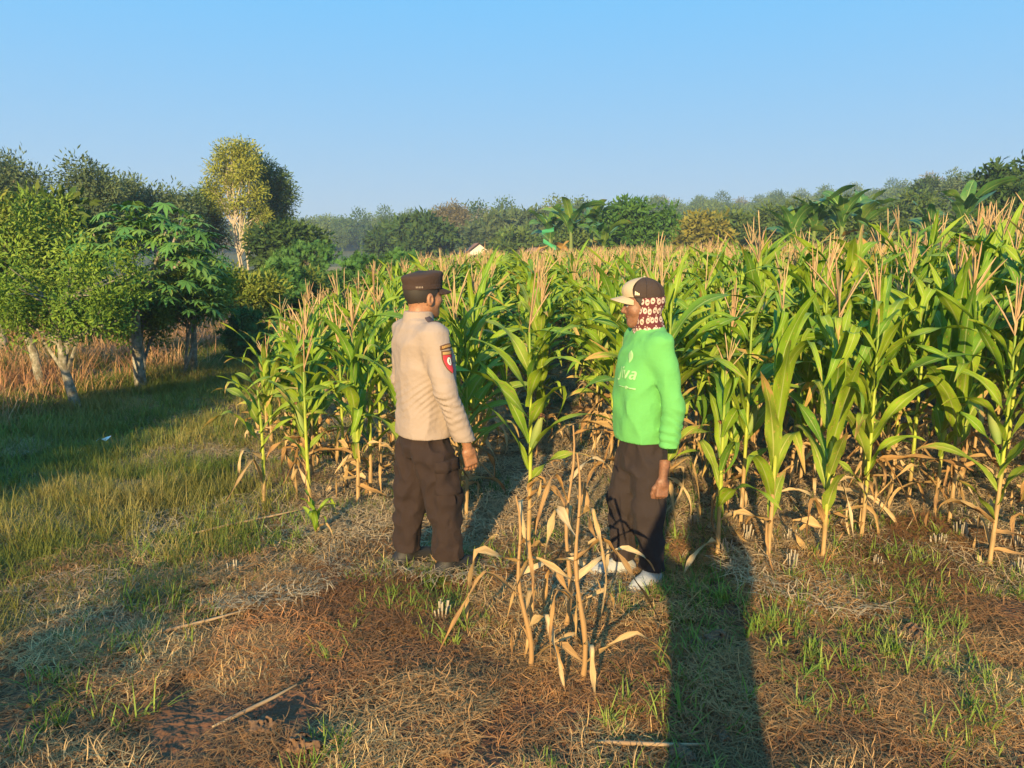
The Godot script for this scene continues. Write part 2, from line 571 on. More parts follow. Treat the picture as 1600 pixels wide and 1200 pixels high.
func make_maize_stock():
	for k in 26:
		var L := rf(0.55, 0.88)
		var fold := rf(0.45, 0.7) if k % 3 == 0 else 0.0
		var args := [L, rf(0.075, 0.115), rf(0.95, 1.3), rf(0.4, 2.1), fold, rf(1.0, 2.0), rf(-1.0, 1.0), rf(0.25, 0.6)]
		var sw := rf(-0.5, 0.5)
		var st := R.state
		var a := long_leaf(args[0], args[1], args[2], args[3], args[4], args[5], args[6], args[7], 14, sw)
		R.state = st
		var b := long_leaf(args[0], args[1], args[2], args[3], args[4], args[5], args[6], args[7], 6, sw)
		leafM.append([a.mesh(), b])
	for k in 16:
		var st := R.state
		var L := rf(0.4, 0.75)
		var args := [L, rf(0.026, 0.05), rf(0.1, 1.1), rf(0.8, 2.2), rf(0.3, 0.6) if k % 2 == 0 else 0.0, rf(0.8, 1.9), rf(-1.6, 1.6), rf(0.6, 1.3)]
		var a := long_leaf(args[0], args[1], args[2], args[3], args[4], args[5], args[6], args[7], 16, rf(-0.8, 0.8), 0.9, false, true)
		var b := long_leaf(args[0], args[1], args[2], args[3], args[4], args[5], args[6], args[7], 7, rf(-0.8, 0.8), 0.9, false, true)
		dryM.append([a.mesh(), b])
	for k in 12:
		# dead leaves folded over and hanging straight down
		var args := [rf(0.45, 0.8), rf(0.026, 0.04), rf(0.5, 1.15), 0.35, rf(0.14, 0.32), rf(1.5, 2.3), rf(-0.9, 0.9), rf(0.6, 1.2)]
		var a := long_leaf(args[0], args[1], args[2], args[3], args[4], args[5], args[6], args[7], 18, rf(-0.3, 0.3), 0.7, false, true)
		var b := long_leaf(args[0], args[1], args[2], args[3], args[4], args[5], args[6], args[7], 8, rf(-0.3, 0.3), 0.7, false, true)
		dryM.append([a.mesh(), b])
	for k in 6:
		# stalk of unit height: dry tan foot, yellow-green above
		var mb := MB.new()
		var pts := []
		var rad := []
		var cols := []
		var ax := rf(-0.02, 0.02)
		var az := rf(-0.02, 0.02)
		var dryto: float = [0.22, 0.32, 0.28, 0.4, 0.18, 0.3][k]
		for j in 22:
			var t := j / 21.0
			pts.append(Vector3(ax * sin(t * 3.0), t, az * sin(t * 2.6)))
			rad.append((0.0135 if j % 3 else 0.0165) * (1.0 - 0.55 * t))
			var g := Color(0.36, 0.42, 0.05).lerp(Color(0.2, 0.3, 0.04), smoothstep(0.5, 0.95, t))
			cols.append(Color(0.4, 0.26, 0.11).lerp(g, smoothstep(dryto - 0.05, dryto + 0.09, t)) * (0.75 if j % 3 == 0 else 1.0))
		mb.tube(pts, rad, 7, cols)
		stalkM.append(mb.mesh(M.stalk))
		var lo := MB.new()
		var p2 := []
		var r2 := []
		var c2 := []
		for j in [0, 4, 7, 10, 15, 21]:
			p2.append(pts[j]); r2.append(rad[j]); c2.append(cols[j])
		lo.tube(p2, r2, 4, c2, false)
		stalkB.append(lo)
	for k in 12:
		var mb := MB.new()
		var lo := MB.new()
		var nb := R.randi_range(3, 9)
		var loose := rf(0.5, 1.5)
		var lean_az := rf(0, TAU)
		for j in nb:
			var L := rf(0.17, 0.27) if j > 0 else rf(0.26, 0.34)
			var az := j * 2.4 + rf(-0.9, 0.9) if k % 3 else lean_az + rf(-1.3, 1.3)
			var sp := 0.0 if j == 0 else rf(0.08, 0.4) * loose
			var y0 := 0.0 if j == 0 else rf(0.0, 0.1)
			var pts := []
			var rad := []
			var cols := []
			var p := Vector3(0, y0, 0)
			var cc := Color(0.46, 0.34, 0.17).lerp(Color(0.38, 0.22, 0.11), R.randf()) * rf(0.85, 1.1)
			for s in 7:
				pts.append(p)
				rad.append([0.002, 0.0042, 0.003, 0.0045, 0.0034, 0.004, 0.0012][s])
				cols.append(cc * rf(0.8, 1.1))
				var a := sp + 0.35 * sp * s / 6.0
				p += Vector3(cos(az) * sin(a), cos(a), sin(az) * sin(a)) * L / 6.0
			mb.tube(pts, rad, 5, cols)
			lo.tube([pts[0], pts[3], pts[6]], [0.003, 0.0045, 0.002], 3, [cc], false)
		tasselM.append(mb.mesh(M.vc))
		tasselB.append(lo)
	var e := MB.new()
	var pts := []
	var rad := []
	var cols := []
	for s in 9:
		var t := s / 8.0
		pts.append(Vector3(0.02 + 0.06 * t, 0.19 * t, 0))
		rad.append(0.026 * sin(0.5 + t * 2.3) + 0.002)
		cols.append(Color(0.16, 0.25, 0.05).lerp(Color(0.24, 0.27, 0.07), t))
	e.tube(pts, rad, 8, cols)
	for s in 14:
		var d := Vector3(rf(-0.6, 1.0), rf(0.3, 1.0), rf(-0.7, 0.7)).normalized()
		var q := Vector3(0.08, 0.185, 0)
		var sd := d.cross(Vector3.UP).normalized()
		e.ribbon([q, q + d * 0.03, q + d * 0.045 + Vector3(0, -0.02, 0)], [sd, sd, sd], [0.006, 0.006, 0.002], Color(0.22, 0.1, 0.05), Color(0.12, 0.06, 0.03))
	earM = e.mesh(M.vc)

func maize(root: Node3D, h: float, greens: int, dries: int, near: bool, low_green: float, tass: bool, ear: bool):
	var sv := R.randi() % 6
	part("stalk", stalkM[sv], root, Transform3D(Basis.from_scale(Vector3(1, h * 0.88, 1)), Vector3.ZERO))
	var plane := rf(0, TAU)
	for k in greens:
		var t := float(k) / maxf(greens - 1, 1)
		var y := h * lerpf(low_green, 0.8, pow(t, 0.9))
		var s := (0.52 + 0.6 * sin(PI * clampf(t * 0.85 + 0.12, 0, 1))) * rf(0.85, 1.1) * clampf(h / 1.75, 0.72, 1.1)
		var li := R.randi() % leafM.size()
		var az := plane + PI * k + rf(-0.5, 0.5)
		var tilt := rf(-0.16, 0.12) - 0.16 * t + 0.1
		var b := Basis(Vector3.UP, az) * Basis(Vector3.FORWARD, tilt)
		var gm: Material = M.green[[0, 0, 1, 1, 1, 2, 3][R.randi() % 7] if t > 0.18 else [1, 3, 3][R.randi() % 3]]
		part("leaf", leafM[li][0], root, Transform3D(b.scaled(Vector3.ONE * s), Vector3(0, y, 0)), gm)
	for k in dries:
		var y := h * rf(0.06, low_green + 0.06)
		var b := Basis(Vector3.UP, rf(0, TAU)) * Basis(Vector3.FORWARD, rf(-0.2, 0.4))
		part("dry_leaf", dryM[R.randi() % dryM.size()][0], root, Transform3D(b.scaled(Vector3.ONE * rf(0.7, 1.05)), Vector3(0, y, 0)), M.dry[R.randi() % 3])
	if tass:
		part("tassel", tasselM[R.randi() % 12], root, Transform3D((Basis(Vector3.UP, rf(0, 6)) * Basis(Vector3.RIGHT, rf(-0.15, 0.15))).scaled(Vector3.ONE * rf(0.75, 1.3)), Vector3(0, h * 0.86, 0)))
	if ear:
		part("ear", earM, root, Transform3D(Basis(Vector3.UP, plane + rf(-0.4, 0.4)), Vector3(0, h * rf(0.4, 0.5), 0)))
func merged_maize(h: float, tass: bool) -> ArrayMesh:
	var g := [MB.new(), MB.new(), MB.new()]
	var d := MB.new()
	var s := MB.new()
	s.app(stalkB[R.randi() % 6], Transform3D(Basis.from_scale(Vector3(1, h * 0.88, 1)), Vector3.ZERO))
	if tass: s.app(tasselB[R.randi() % 12], Transform3D(Basis.from_scale(Vector3.ONE * rf(0.8, 1.25)), Vector3(0, h * 0.84, 0)))
	var plane := rf(0, TAU)
	for k in 10:
		var t := k / 9.0
		var b := Basis(Vector3.UP, plane + PI * k + rf(-0.5, 0.5)) * Basis(Vector3.FORWARD, rf(-0.15, 0.15))
		g[R.randi() % 3].app(leafM[R.randi() % leafM.size()][1], Transform3D(b.scaled(Vector3.ONE * (0.55 + 0.55 * sin(PI * (t * 0.85 + 0.12))) * rf(0.9, 1.1)), Vector3(0, h * lerpf(0.3, 0.8, t), 0)))
	for k in 3:
		d.app(dryM[R.randi() % dryM.size()][1], xf(Vector3(0, h * rf(0.1, 0.4), 0), rf(0, TAU)))
	var am := ArrayMesh.new()
	for k in 3:
		if g[k].v.size() > 0: g[k].mesh(M.green[k], am)
	d.mesh(M.dry[0], am)
	s.mesh(M.vc, am)
	return am

func build_maize():
	make_maize_stock()
	# hand-set plants on the field's front edge: x, z, height, green leaves, dry leaves, where green starts
	var edge := [
		[1.22, -4.32, 1.3, 9, 2, 0.16, "short-stemmed shaded maize plant right behind the green jersey"], [1.49, -4.23, 1.68, 13, 3, 0.16, "maize plant with broad low leaves standing in front next to the green jersey"],
		[1.83, -4.28, 1.62, 13, 4, 0.18, "maize plant with one long leaf arching low over the pale litter"], [2.75, -4.18, 1.55, 14, 6, 0.2, "sturdy maize plant with thick tan foot and hanging dry leaves at the soil edge"],
		[2.2, -4.6, 1.6, 12, 6, 0.2, "maize plant with bare tan stalk set back behind the long arching leaf"], [3.15, -4.35, 2.0, 13, 5, 0.18, "tallest maize plant of the front edge beside the sturdy one"],
		[0.1, -4.5, 1.55, 12, 4, 0.26, "single green maize plant standing between the two people behind the dead stalks"], [3.75, -4.3, 1.9, 10, 3, 0.22, "outermost maize plant of the front edge past the tallest one"]]
	for e in edge:
		var o := thing("maize_plant", e[6], "maize", Vector3(e[0], gh(e[0], e[1]) - 0.01, e[1]), 0.0, "maize plants along the front edge")
		maize(o, e[2], e[3], e[4], true, e[5], true, R.randf() < 0.6)
	var short := [[-1.75, -5.18, 0.95, 7, 2, 0.42, "thin drooping maize plant at the very corner of the grass verge"], [-1.4, -5.11, 1.12, 9, 5, 0.3, "short maize plant with a brown-silked ear at the verge corner"],
		[-1.1, -5.25, 1.38, 10, 4, 0.26, "tasselled maize plant behind the knee-high seedling"], [-0.72, -5.0, 1.3, 9, 4, 0.3, "maize plant half hidden behind the beige uniform shirt"],
		[-1.62, -5.8, 1.15, 9, 3, 0.3, "bushy low maize plant second from the verge corner"], [-1.3, -5.75, 1.25, 9, 4, 0.3, "bushy maize plant behind the short one with the ear"]]
	for e in short:
		var o := thing("maize_plant", e[6], "maize", Vector3(e[0], gh(e[0], e[1]) - 0.01, e[1]), 0.0, "short maize plants at the grass verge")
		maize(o, e[2], e[3], e[4], true, e[5], e[3] > 7, e[1] == -5.11)
	var sd := thing("maize_seedling", "small knee-high green maize seedling beside the uniformed person", "maize", Vector3(-1.24, gh(-1.24, -4.63), -4.63))
	for k in 7:
		part("leaf", leafM[(k * 5) % 26][0], sd, Transform3D((Basis(Vector3.UP, k * 2.5) * Basis(Vector3.FORWARD, -0.2)).scaled(Vector3.ONE * 0.36), Vector3(0, 0.04 + 0.02 * k, 0)), M.green[k % 2])
	part("dry_leaf", dryM[3][0], sd, xf(Vector3(0, 0.05, 0), -0.7, 0.6), M.dry[0])
	# rows that run away from the camera
	var spots: Array = []
	for r in range(-7, 40):
		var rx := r * 0.64 + 0.28
		var z := -4.75
		while z > -34.0:
			var x := rx + rf(-0.09, 0.09)
			var left := -1.75 - 0.36 * clampf(-z - 5.2, 0.0, 2.3) - 0.16 * clampf(-z - 7.5, 0.0, 3.5)
			var ok := x > left and x < -z * 0.72 + 2.0
			if absf(x - 0.45) < 0.27 and z > -6.4: ok = false      # the trodden gap between the two people
			if x < 0.05 and z > -4.95 - maxf(0.0, -0.4 - x) * 0.5: ok = false
			if R.randf() < 0.1: ok = false
			if ok: spots.append([x, z, x * x + z * z])
			z -= rf(0.2, 0.32)
	spots.sort_custom(func(a, b): return a[2] < b[2])
	var most := 300 - edge.size() - short.size()
	var xs := [[], [], [], [], []]
	var cs := [[], [], [], [], []]
	var made := 0
	for s in spots:
		var x: float = s[0]
		var z: float = s[1]
		var h := (0.98 + 0.45 * smoothstep(-2.7, -1.0, x) + 0.17 * smoothstep(-1.0, 0.6, x) + 0.3 * smoothstep(1.2, 3.2, x) + 0.2 * smoothstep(2.8, 4.6, x)) * rf(0.84, 1.14)
		if z < -8.0: h = lerpf(h, 1.7 * rf(0.88, 1.12), 0.75 * smoothstep(-8.0, -12.0, z) * smoothstep(-3.4, -2.0, x))
		var inview := absf(x) < -z * 0.68 + 0.5
		if made < most and inview:
			made += 1
			var o := thing("maize_plant", "green maize plant with tan tassel standing among the rows of the field", "maize", Vector3(x, gh(x, z) - 0.01, z), 0.0, "maize plants in the rows")
			var nearp := z > -7.5
			maize(o, h, R.randi_range(11, 15) if nearp else 11, R.randi_range(3, 6) if nearp else 2, nearp, rf(0.16, 0.3), R.randf() < 0.55, R.randf() < 0.3)
		else:
			var k := R.randi() % 5
			xs[k].append(Transform3D(Basis(Vector3.UP, rf(0, TAU)).scaled(Vector3(1, h / 1.75, 1)), Vector3(x, gh(x, z) - 0.01, z)))
			cs[k].append(Color.WHITE)
	var far := thing("maize_crop", "rest of the green maize crop reaching back to the bananas", "maize crop")
	far.set_meta("kind", "stuff")
	for k in 5:
		copies("plants", merged_maize(1.75, k % 2 == 0), xs[k], cs[k], far)
	# dead plants in the straw between the two people
	var dead := [[0.08, -3.1, 0.8, 9, "dead tan maize stalk bent over the straw nearer the uniformed person"], [0.3, -3.0, 1.0, 11, "tall dead maize stalk with curled hanging leaves before the green shirt"], [0.26, -3.45, 1.0, 6, "thin dead maize stalk behind the two other dead stalks"]]
	for e in dead:
		var o := thing("dead_maize_plant", e[4], "maize", Vector3(e[0], gh(e[0], e[1]) - 0.01, e[1]))
		var mb := MB.new()
		var pts := []
		var rad := []
		var ln := rf(-0.1, 0.1)
		for j in 12:
			var t := j / 11.0
			pts.append(Vector3(ln * t + 0.015 * sin(t * 9.0), t * float(e[2]), 0.02 * sin(t * 5.0)))
			rad.append((0.012 if j % 3 else 0.015) * (1.0 - 0.7 * t))
		mb.tube(pts, rad, 7, [Color(0.34, 0.2, 0.085)])
		part("stalk", mb.mesh(M.stalk), o)
		for k in e[3]:
			var t = float(k) / e[3]
			var j := int(t * 9.0) + 1
			var b := Basis(Vector3.UP, k * 2.6 + rf(-0.6, 0.6)) * Basis(Vector3.FORWARD, rf(-0.1, 0.5))
			part("dry_leaf", dryM[16 + (k * 5 + int(e[2] * 10)) % 12 if k % 5 else (k * 7) % 16][0], o, Transform3D(b.scaled(Vector3.ONE * rf(0.55, 1.0)), pts[j]), M.dry[[0, 1, 2][k % 3]])
		if e[2] > 1.0:
			part("tassel", tasselM[2], o, xf(pts[11], 0.0, 0.8))
	# fallen leaves and stalks lying about the field edge
	for k in 46:
		var x := rf(-1.5, 4.2)
		var z := rf(-6.4, -4.2) if k > 3 else rf(-4.4, -2.8)
		if Vector2(x + 0.44, z + 4.0).length() < 0.6 or Vector2(x - 0.79, z + 4.0).length() < 0.4: x += 1.3
		var m: Mesh = dryM[R.randi() % 16][0]
		single("fallen_leaf", m, "curled tan dry maize leaf lying on the ground at the field edge", "dry leaf", Transform3D((Basis(Vector3.UP, rf(0, TAU)) * Basis(Vector3.FORWARD, rf(0.5, 1.1))).scaled(Vector3(1, 1, 0.6) * rf(0.5, 0.95)), Vector3(x, gh(x, z) + 0.04, z)), "dry maize leaves on the ground", M.dry[R.randi() % 3])
	var sticks := [[-1.55, -3.45, 0.5, 0.45, "pale dry stalk lying on the straw beside the dark hollow"], [-1.7, -4.75, 0.75, 0.55, "long dry maize leaf stalk leaning from short maize to the ground"], [0.5, -2.55, 0.4, -0.2, "short tan stalk piece lying on straw before the dead maize"], [-1.0, -2.75, 0.35, 0.7, "short pale stick half buried in brown straw"]]
	for s in sticks:
		var mb := MB.new()
		var L: float = s[2]
		mb.tube([Vector3(-L / 2, 0.0, 0), Vector3(-L / 5, 0.02, 0.015), Vector3(L / 5, 0.025, 0), Vector3(L / 2, 0.03, -0.02)], [0.005, 0.009, 0.007, 0.004], 6, [Color(0.36, 0.26, 0.15), Color(0.24, 0.15, 0.08), Color(0.36, 0.25, 0.14), Color(0.2, 0.13, 0.07)])
		single("fallen_stalk", mb.mesh(M.vc), s[4], "dry stalk", Transform3D(Basis(Vector3.UP, s[3]), Vector3(s[0], gh(s[0], s[1]) + 0.025, s[1])))
	# cut stubble from the crop before
	var stub := MB.new()
	for k in 11:
		var p := Vector3(rf(-0.035, 0.035), 0, rf(-0.02, 0.02))
		var q := p * 1.5 + Vector3(0, rf(0.05, 0.085), 0)
		stub.tube([p, q], [0.0035, 0.0035], 5, [Color(0.26, 0.2, 0.14), Color(0.36, 0.31, 0.23)])
	var sm := stub.mesh(M.vc)
	for k in 22:
		var x := rf(1.15, 3.6)
		var z := rf(-5.2, -3.98)
		single("rice_stubble", sm, "small bundle of cut pale straw stubble standing in the soil", "stubble", xf(Vector3(x, gh(x, z), z), rf(0, 6), rf(0.8, 1.3)), "cut stubble at the field edge")
	var few := [[-1.55, -4.05], [-0.35, -3.55], [0.6, -4.3]]
	for p in few:
		single("rice_stubble", sm, "lone bundle of cut pale stubble near the two people", "stubble", xf(Vector3(p[0], gh(p[0], p[1]), p[1]), rf(0, 6), 1.2), "lone stubble near the people")

# ------------------------------------------------------------------ grass and straw
func disc(r: float) -> Vector3:
	var a := rf(0, TAU)
	return Vector3(cos(a), 0, sin(a)) * r * sqrt(R.randf())
func straw_tile(cnt: int, lmin: float, lmax: float, lift: float, w: float, r: float) -> MB:
	var mb := MB.new()
	for k in cnt:
		var L := rf(lmin, lmax)
		var az := rf(0, TAU)
		var el := absf(R.randfn(0.0, 1.0)) * lift
		var p := disc(r) + Vector3(0, rf(-0.005, 0.022), 0)
		var pts := []
		var sides := []
		var wid := []
		var turn := rf(-1.2, 1.2)
		for s in 4:
			pts.append(p)
			var d := Vector3(cos(az) * cos(el), sin(el), sin(az) * cos(el))
			sides.append(Vector3(-sin(az), rf(-0.5, 0.5), cos(az)).normalized())
			wid.append(w * [0.8, 1.0, 0.8, 0.15][s])
			p += d * L / 3.0
			az += turn * 0.4
			el -= rf(0.0, 0.5)
		var c := Color(1, 1, 1) * rf(0.55, 1.3)
		mb.ribbon(pts, sides, wid, c, c)
	return mb
func tuft_tile(tufts: int, cnt: int, lmin: float, lmax: float, w: float, spread: float, lean: float, r: float, dry := 0.0) -> MB:
	var mb := MB.new()
	for q in tufts:
		var at := disc(r)
		var sz := rf(0.6, 1.2)
		var tone := Color(1, 1, 1) * rf(0.8, 1.2)
		for k in cnt:
			var L := rf(lmin, lmax) * sz
			var az := rf(0, TAU)
			var el := 1.5 - absf(R.randfn(0.0, 1.0)) * lean
			var p := at + Vector3(rf(-spread, spread), -0.02, rf(-spread, spread))
			var bend := rf(0.1, 0.7)
			var pts := []
			var sides := []
			var wid := []
			for s in 5:
				pts.append(p)
				sides.append(Vector3(-sin(az), 0, cos(az)))
				wid.append(w * [0.8, 1.0, 0.9, 0.6, 0.08][s])
				p += Vector3(cos(az) * cos(el), sin(el), sin(az) * cos(el)) * L / 4.0
				el -= bend * 0.5
			var c := tone * rf(0.75, 1.2)
			if R.randf() < dry: c = c * Color(2.3, 1.5, 1.9)
			mb.ribbon(pts, sides, wid, c, c)
	return mb
func scatter(called: String, label: String, category: String, meshes: Array, step: float, area: Rect2, keep: Callable, colf: Callable, s0: float, s1: float, grow := 0.0):
	# jittered grid; farther off the step widens with the tiles when grow is set
	var xs := []
	var cs := []
	for k in meshes.size():
		xs.append([]); cs.append([])
	var z := area.end.y
	while z > area.position.y:
		var st := step * (1.0 + grow * maxf(0.0, -z - 6.0))
		var x := area.position.x + rf(0, st)
		while x < area.end.x:
			var px := x + rf(-0.45, 0.45) * st
			var pz := z + rf(-0.45, 0.45) * st
			x += st
			if not keep.call(px, pz): continue
			var q := R.randi() % meshes.size()
			var y := gh(px, pz)
			var nor := Vector3(gh(px - 0.15, pz) - gh(px + 0.15, pz), 0.3, gh(px, pz - 0.15) - gh(px, pz + 0.15)).normalized()
			var b := Basis(Quaternion(Vector3.UP, nor)) * Basis(Vector3.UP, rf(0, TAU))
			var sc := rf(s0, s1)
			var wide := 1.0 + (st / step - 1.0) * 0.6
			xs[q].append(Transform3D(b * Basis.from_scale(Vector3(sc * wide, sc, sc * wide)), Vector3(px, y, pz)))
			cs[q].append(colf.call(px, pz))
		z -= st
	var o := thing(called, label, category)
	o.set_meta("kind", "stuff")
	for q in meshes.size():
		if xs[q].size() > 0: copies("tufts", meshes[q], xs[q], cs[q], o)
func vary(c: Color, d: Color) -> Color:
	return c.lerp(d, R.randf()) * rf(0.85, 1.12)
func build_grass():
	var straws := []
	for k in 6: straws.append(straw_tile(1500, 0.03, 0.12, 0.24, 0.0016, 0.3).mesh(M.straw))
	var wild := []
	for k in 4: wild.append(straw_tile(360, 0.04, 0.12, 0.5, 0.0017, 0.18).mesh(M.straw))
	var shoots := []
	for k in 4: shoots.append(tuft_tile(8, 9, 0.06, 0.17, 0.003, 0.02, 0.5, 0.16).mesh(M.grass))
	var tall := []
	for k in 5: tall.append(tuft_tile(60, 13, 0.1, 0.26, 0.0022, 0.05, 0.5, 0.42, 0.42).mesh(M.grass))
	var short := []
	for k in 4: short.append(tuft_tile(75, 8, 0.05, 0.13, 0.0028, 0.03, 0.5, 0.48).mesh(M.grass))
	var pn := FastNoiseLite.new()
	pn.seed = 77
	pn.frequency = 0.9
	pn.fractal_octaves = 3
	var inview := func(x, z): return absf(x) < -z * 0.7 + 0.7
	# mown straw over the near ground
	scatter("mown_straw", "brown mown straw matted over the bare ground before the maize", "straw", straws, 0.3, Rect2(-3.2, -5.0, 8.0, 3.6),
		func(x, z): return inview.call(x, z) and (x > -2.2 + 0.3 * (z + 3.0) or R.randf() < 0.3) and pn.get_noise_2d(x * 1.5, z * 1.5) > -0.3 + 0.3 * smoothstep(-4.0, -4.6, z),
		func(x, z): return vary(Color(0.37, 0.16, 0.052), Color(0.53, 0.295, 0.105)) * (0.85 + 0.7 * pn.get_noise_2d(x * 0.8 + 40, z * 0.8)), 0.8, 1.2)
	scatter("straw_heap", "loose tangled straw heaped higher beside the uniformed person", "straw", wild, 0.2, Rect2(-2.2, -4.5, 6.0, 2.8),
		func(x, z): return pn.get_noise_2d(x * 0.9 + 9.0, z * 0.9) > 0.02 + (0.0 if x < 0.2 and z < -3.2 else 0.2),
		func(x, z): return vary(Color(0.46, 0.27, 0.105), Color(0.58, 0.4, 0.17)), 0.6, 1.1)
	# green shoots in the straw
	scatter("grass_shoots", "green grass shoots growing through the brown straw", "grass", shoots, 0.17, Rect2(-2.6, -5.0, 7.0, 3.5),
		func(x, z): return inview.call(x, z) and pn.get_noise_2d(x * 0.8 + 80.0, z * 0.8) > 0.1 - 0.12 * smoothstep(0.5, 1.5, x),
		func(x, z): return vary(Color(0.11, 0.2, 0.025), Color(0.24, 0.3, 0.06)), 0.5, 1.1)
	# grass verge between the straw and the shaded path
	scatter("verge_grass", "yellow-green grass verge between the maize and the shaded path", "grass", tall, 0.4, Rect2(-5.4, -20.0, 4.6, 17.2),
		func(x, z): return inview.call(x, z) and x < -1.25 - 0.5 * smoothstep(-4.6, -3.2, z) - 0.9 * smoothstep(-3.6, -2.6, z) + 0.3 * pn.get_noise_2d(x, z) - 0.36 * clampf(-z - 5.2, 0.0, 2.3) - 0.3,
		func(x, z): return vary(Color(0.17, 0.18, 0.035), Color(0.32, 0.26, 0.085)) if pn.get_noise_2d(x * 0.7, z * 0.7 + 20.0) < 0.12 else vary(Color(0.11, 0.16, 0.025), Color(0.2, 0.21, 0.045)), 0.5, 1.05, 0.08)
	scatter("verge_straw", "dry straw lying in the grass verge", "straw", straws, 0.6, Rect2(-4.4, -9.0, 3.6, 6.0),
		func(x, z): return inview.call(x, z) and pn.get_noise_2d(x * 0.8 + 7.0, z * 0.8) > -0.1,
		func(x, z): return vary(Color(0.34, 0.21, 0.1), Color(0.46, 0.32, 0.17)), 0.8, 1.3)
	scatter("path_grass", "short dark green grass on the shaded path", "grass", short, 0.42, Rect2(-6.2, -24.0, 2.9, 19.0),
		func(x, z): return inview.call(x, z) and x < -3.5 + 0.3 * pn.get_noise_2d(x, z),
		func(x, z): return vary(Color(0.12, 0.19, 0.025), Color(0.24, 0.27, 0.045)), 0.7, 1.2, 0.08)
	# litter and weeds under the maize
	scatter("field_litter", "pale dry leaf litter on the soil between the maize rows", "litter", straws, 0.55, Rect2(-2.2, -11.5, 10.0, 7.4),
		func(x, z): return inview.call(x, z),
		func(x, z): return vary(Color(0.42, 0.28, 0.14), Color(0.54, 0.41, 0.24)), 1.1, 1.7)
	scatter("field_weeds", "green weeds growing between the maize rows", "weeds", short, 0.6, Rect2(-2.2, -10.5, 9.5, 6.3),
		func(x, z): return inview.call(x, z) and pn.get_noise_2d(x * 0.9 + 30.0, z * 0.9) > 0.0,
		func(x, z): return vary(Color(0.08, 0.16, 0.025), Color(0.19, 0.25, 0.05)), 0.7, 1.2)
	# dry brown undergrowth under the fence trees
	var brush := []
	for k in 4: brush.append(tuft_tile(9, 12, 0.25, 0.6, 0.004, 0.1, 0.4, 0.7).mesh(M.straw))
	scatter("dry_undergrowth", "reddish brown dry stalks and weeds under the fence trees", "undergrowth", brush, 0.5, Rect2(-26.0, -34.0, 20.9, 28.0),
		func(x, z): return inview.call(x, z) and x < -5.1 + 0.25 * pn.get_noise_2d(x, z),
		func(x, z): return vary(Color(0.34, 0.16, 0.07), Color(0.5, 0.31, 0.14)), 0.6, 1.1, 0.05)
	scatter("green_undergrowth", "low green weeds mixed in the dry undergrowth", "undergrowth", tall, 0.7, Rect2(-16.0, -26.0, 10.8, 20.0),
		func(x, z): return inview.call(x, z) and pn.get_noise_2d(x * 0.5, z * 0.5) > 0.1,
		func(x, z): return vary(Color(0.1, 0.15, 0.025), Color(0.24, 0.22, 0.06)), 0.8, 1.5)
	# clods, litter
	for k in 7:
		var p: Array = [[-0.75, -2.52], [-0.95, -2.62], [0.78, -2.62], [0.86, -3.25], [0.95, -3.3], [1.9, -3.35], [0.62, -2.5]][k]
		var mb := MB.new()
		var f := Field.new()
		f.noise = cn
		f.na = 0.03
		f.ns = Vector3.ONE * 22.0
		f.k = 0.02
		f.bone(Vector3(-0.02, 0.01, k), Vector3(0.025, 0.012, 0.02 + k), 0.035, 0.025)
		nets(f, Vector3(-0.09, -0.05, k - 0.07), Vector3(0.09, 0.08, k + 0.1), 0.008, mb)
		for q in mb.v.size(): mb.v[q].z -= k
		single("soil_clod", mb.mesh(M.clod), "crumbly brown clod of soil lying in the straw", "clod", xf(Vector3(p[0], gh(p[0], p[1]) + 0.004, p[1]), k, rf(0.8, 1.25)), "clods of soil in the straw")
	var lm := MB.new()
	lm.ribbon([Vector3(-0.05, 0.01, 0), Vector3(-0.02, 0.03, 0.01), Vector3(0.02, 0.022, 0), Vector3(0.055, 0.04, -0.01)], [Vector3.BACK, Vector3(0, 0.4, 1), Vector3(0, -0.3, 1), Vector3.BACK], [0.02, 0.03, 0.03, 0.015], Color(0.75, 0.75, 0.76), Color(0.75, 0.75, 0.76))
	single("litter_scrap", lm.mesh(M.vc), "crumpled scrap of white litter lying on the grass path", "litter", xf(Vector3(-3.76, gh(-3.76, -6.87) + 0.08, -6.87), 0.4, 1.2))

# ------------------------------------------------------------------ trees
var cl_fine: ArrayMesh
var cl_small: ArrayMesh
var cl_mid: ArrayMesh
var cl_wide: ArrayMesh
var cl_palm: ArrayMesh
var palm_leaf: Array = []
func cluster(n: int, rad: float, l: float, w: float, droop: float) -> MB:
	var mb := MB.new()
	for k in n:
		var d := Vector3(R.randfn(), R.randfn() * 0.8, R.randfn()).normalized()
		var p := d * rad * pow(R.randf(), 0.5)
		var dir := (d + Vector3(rf(-0.5, 0.5), -droop, rf(-0.5, 0.5))).normalized()
		var nor := dir.cross(Vector3(R.randfn(), 0.3, R.randfn())).normalized()
		if nor.y < 0: nor = -nor
		mb.leaflet(p, dir, nor, l * rf(0.75, 1.2), w * rf(0.8, 1.2), Color(1, 1, 1) * rf(0.75, 1.25))
	return mb
func palmate(l: float) -> MB:
	var mb := MB.new()
	for k in 7:
		var a := lerpf(-1.9, 1.9, k / 6.0) + rf(-0.08, 0.08)
		var dr := rf(0.1, 0.45)
		var dir := Vector3(cos(a), -dr, sin(a)).normalized()
		var nor := Vector3(cos(a) * dr, 1, sin(a) * dr).normalized()
		mb.leaflet(Vector3.ZERO, dir, nor, l * (1.0 - 0.12 * absf(k - 3)) * rf(0.9, 1.1), l * 0.12, Color(1, 1, 1) * rf(0.85, 1.15))
	mb.tube([Vector3(-0.16, -0.12, 0), Vector3(-0.06, -0.02, 0), Vector3.ZERO], [0.004, 0.003, 0.002], 4, [Color(1.6, 1.0, 0.8)], false)
	return mb
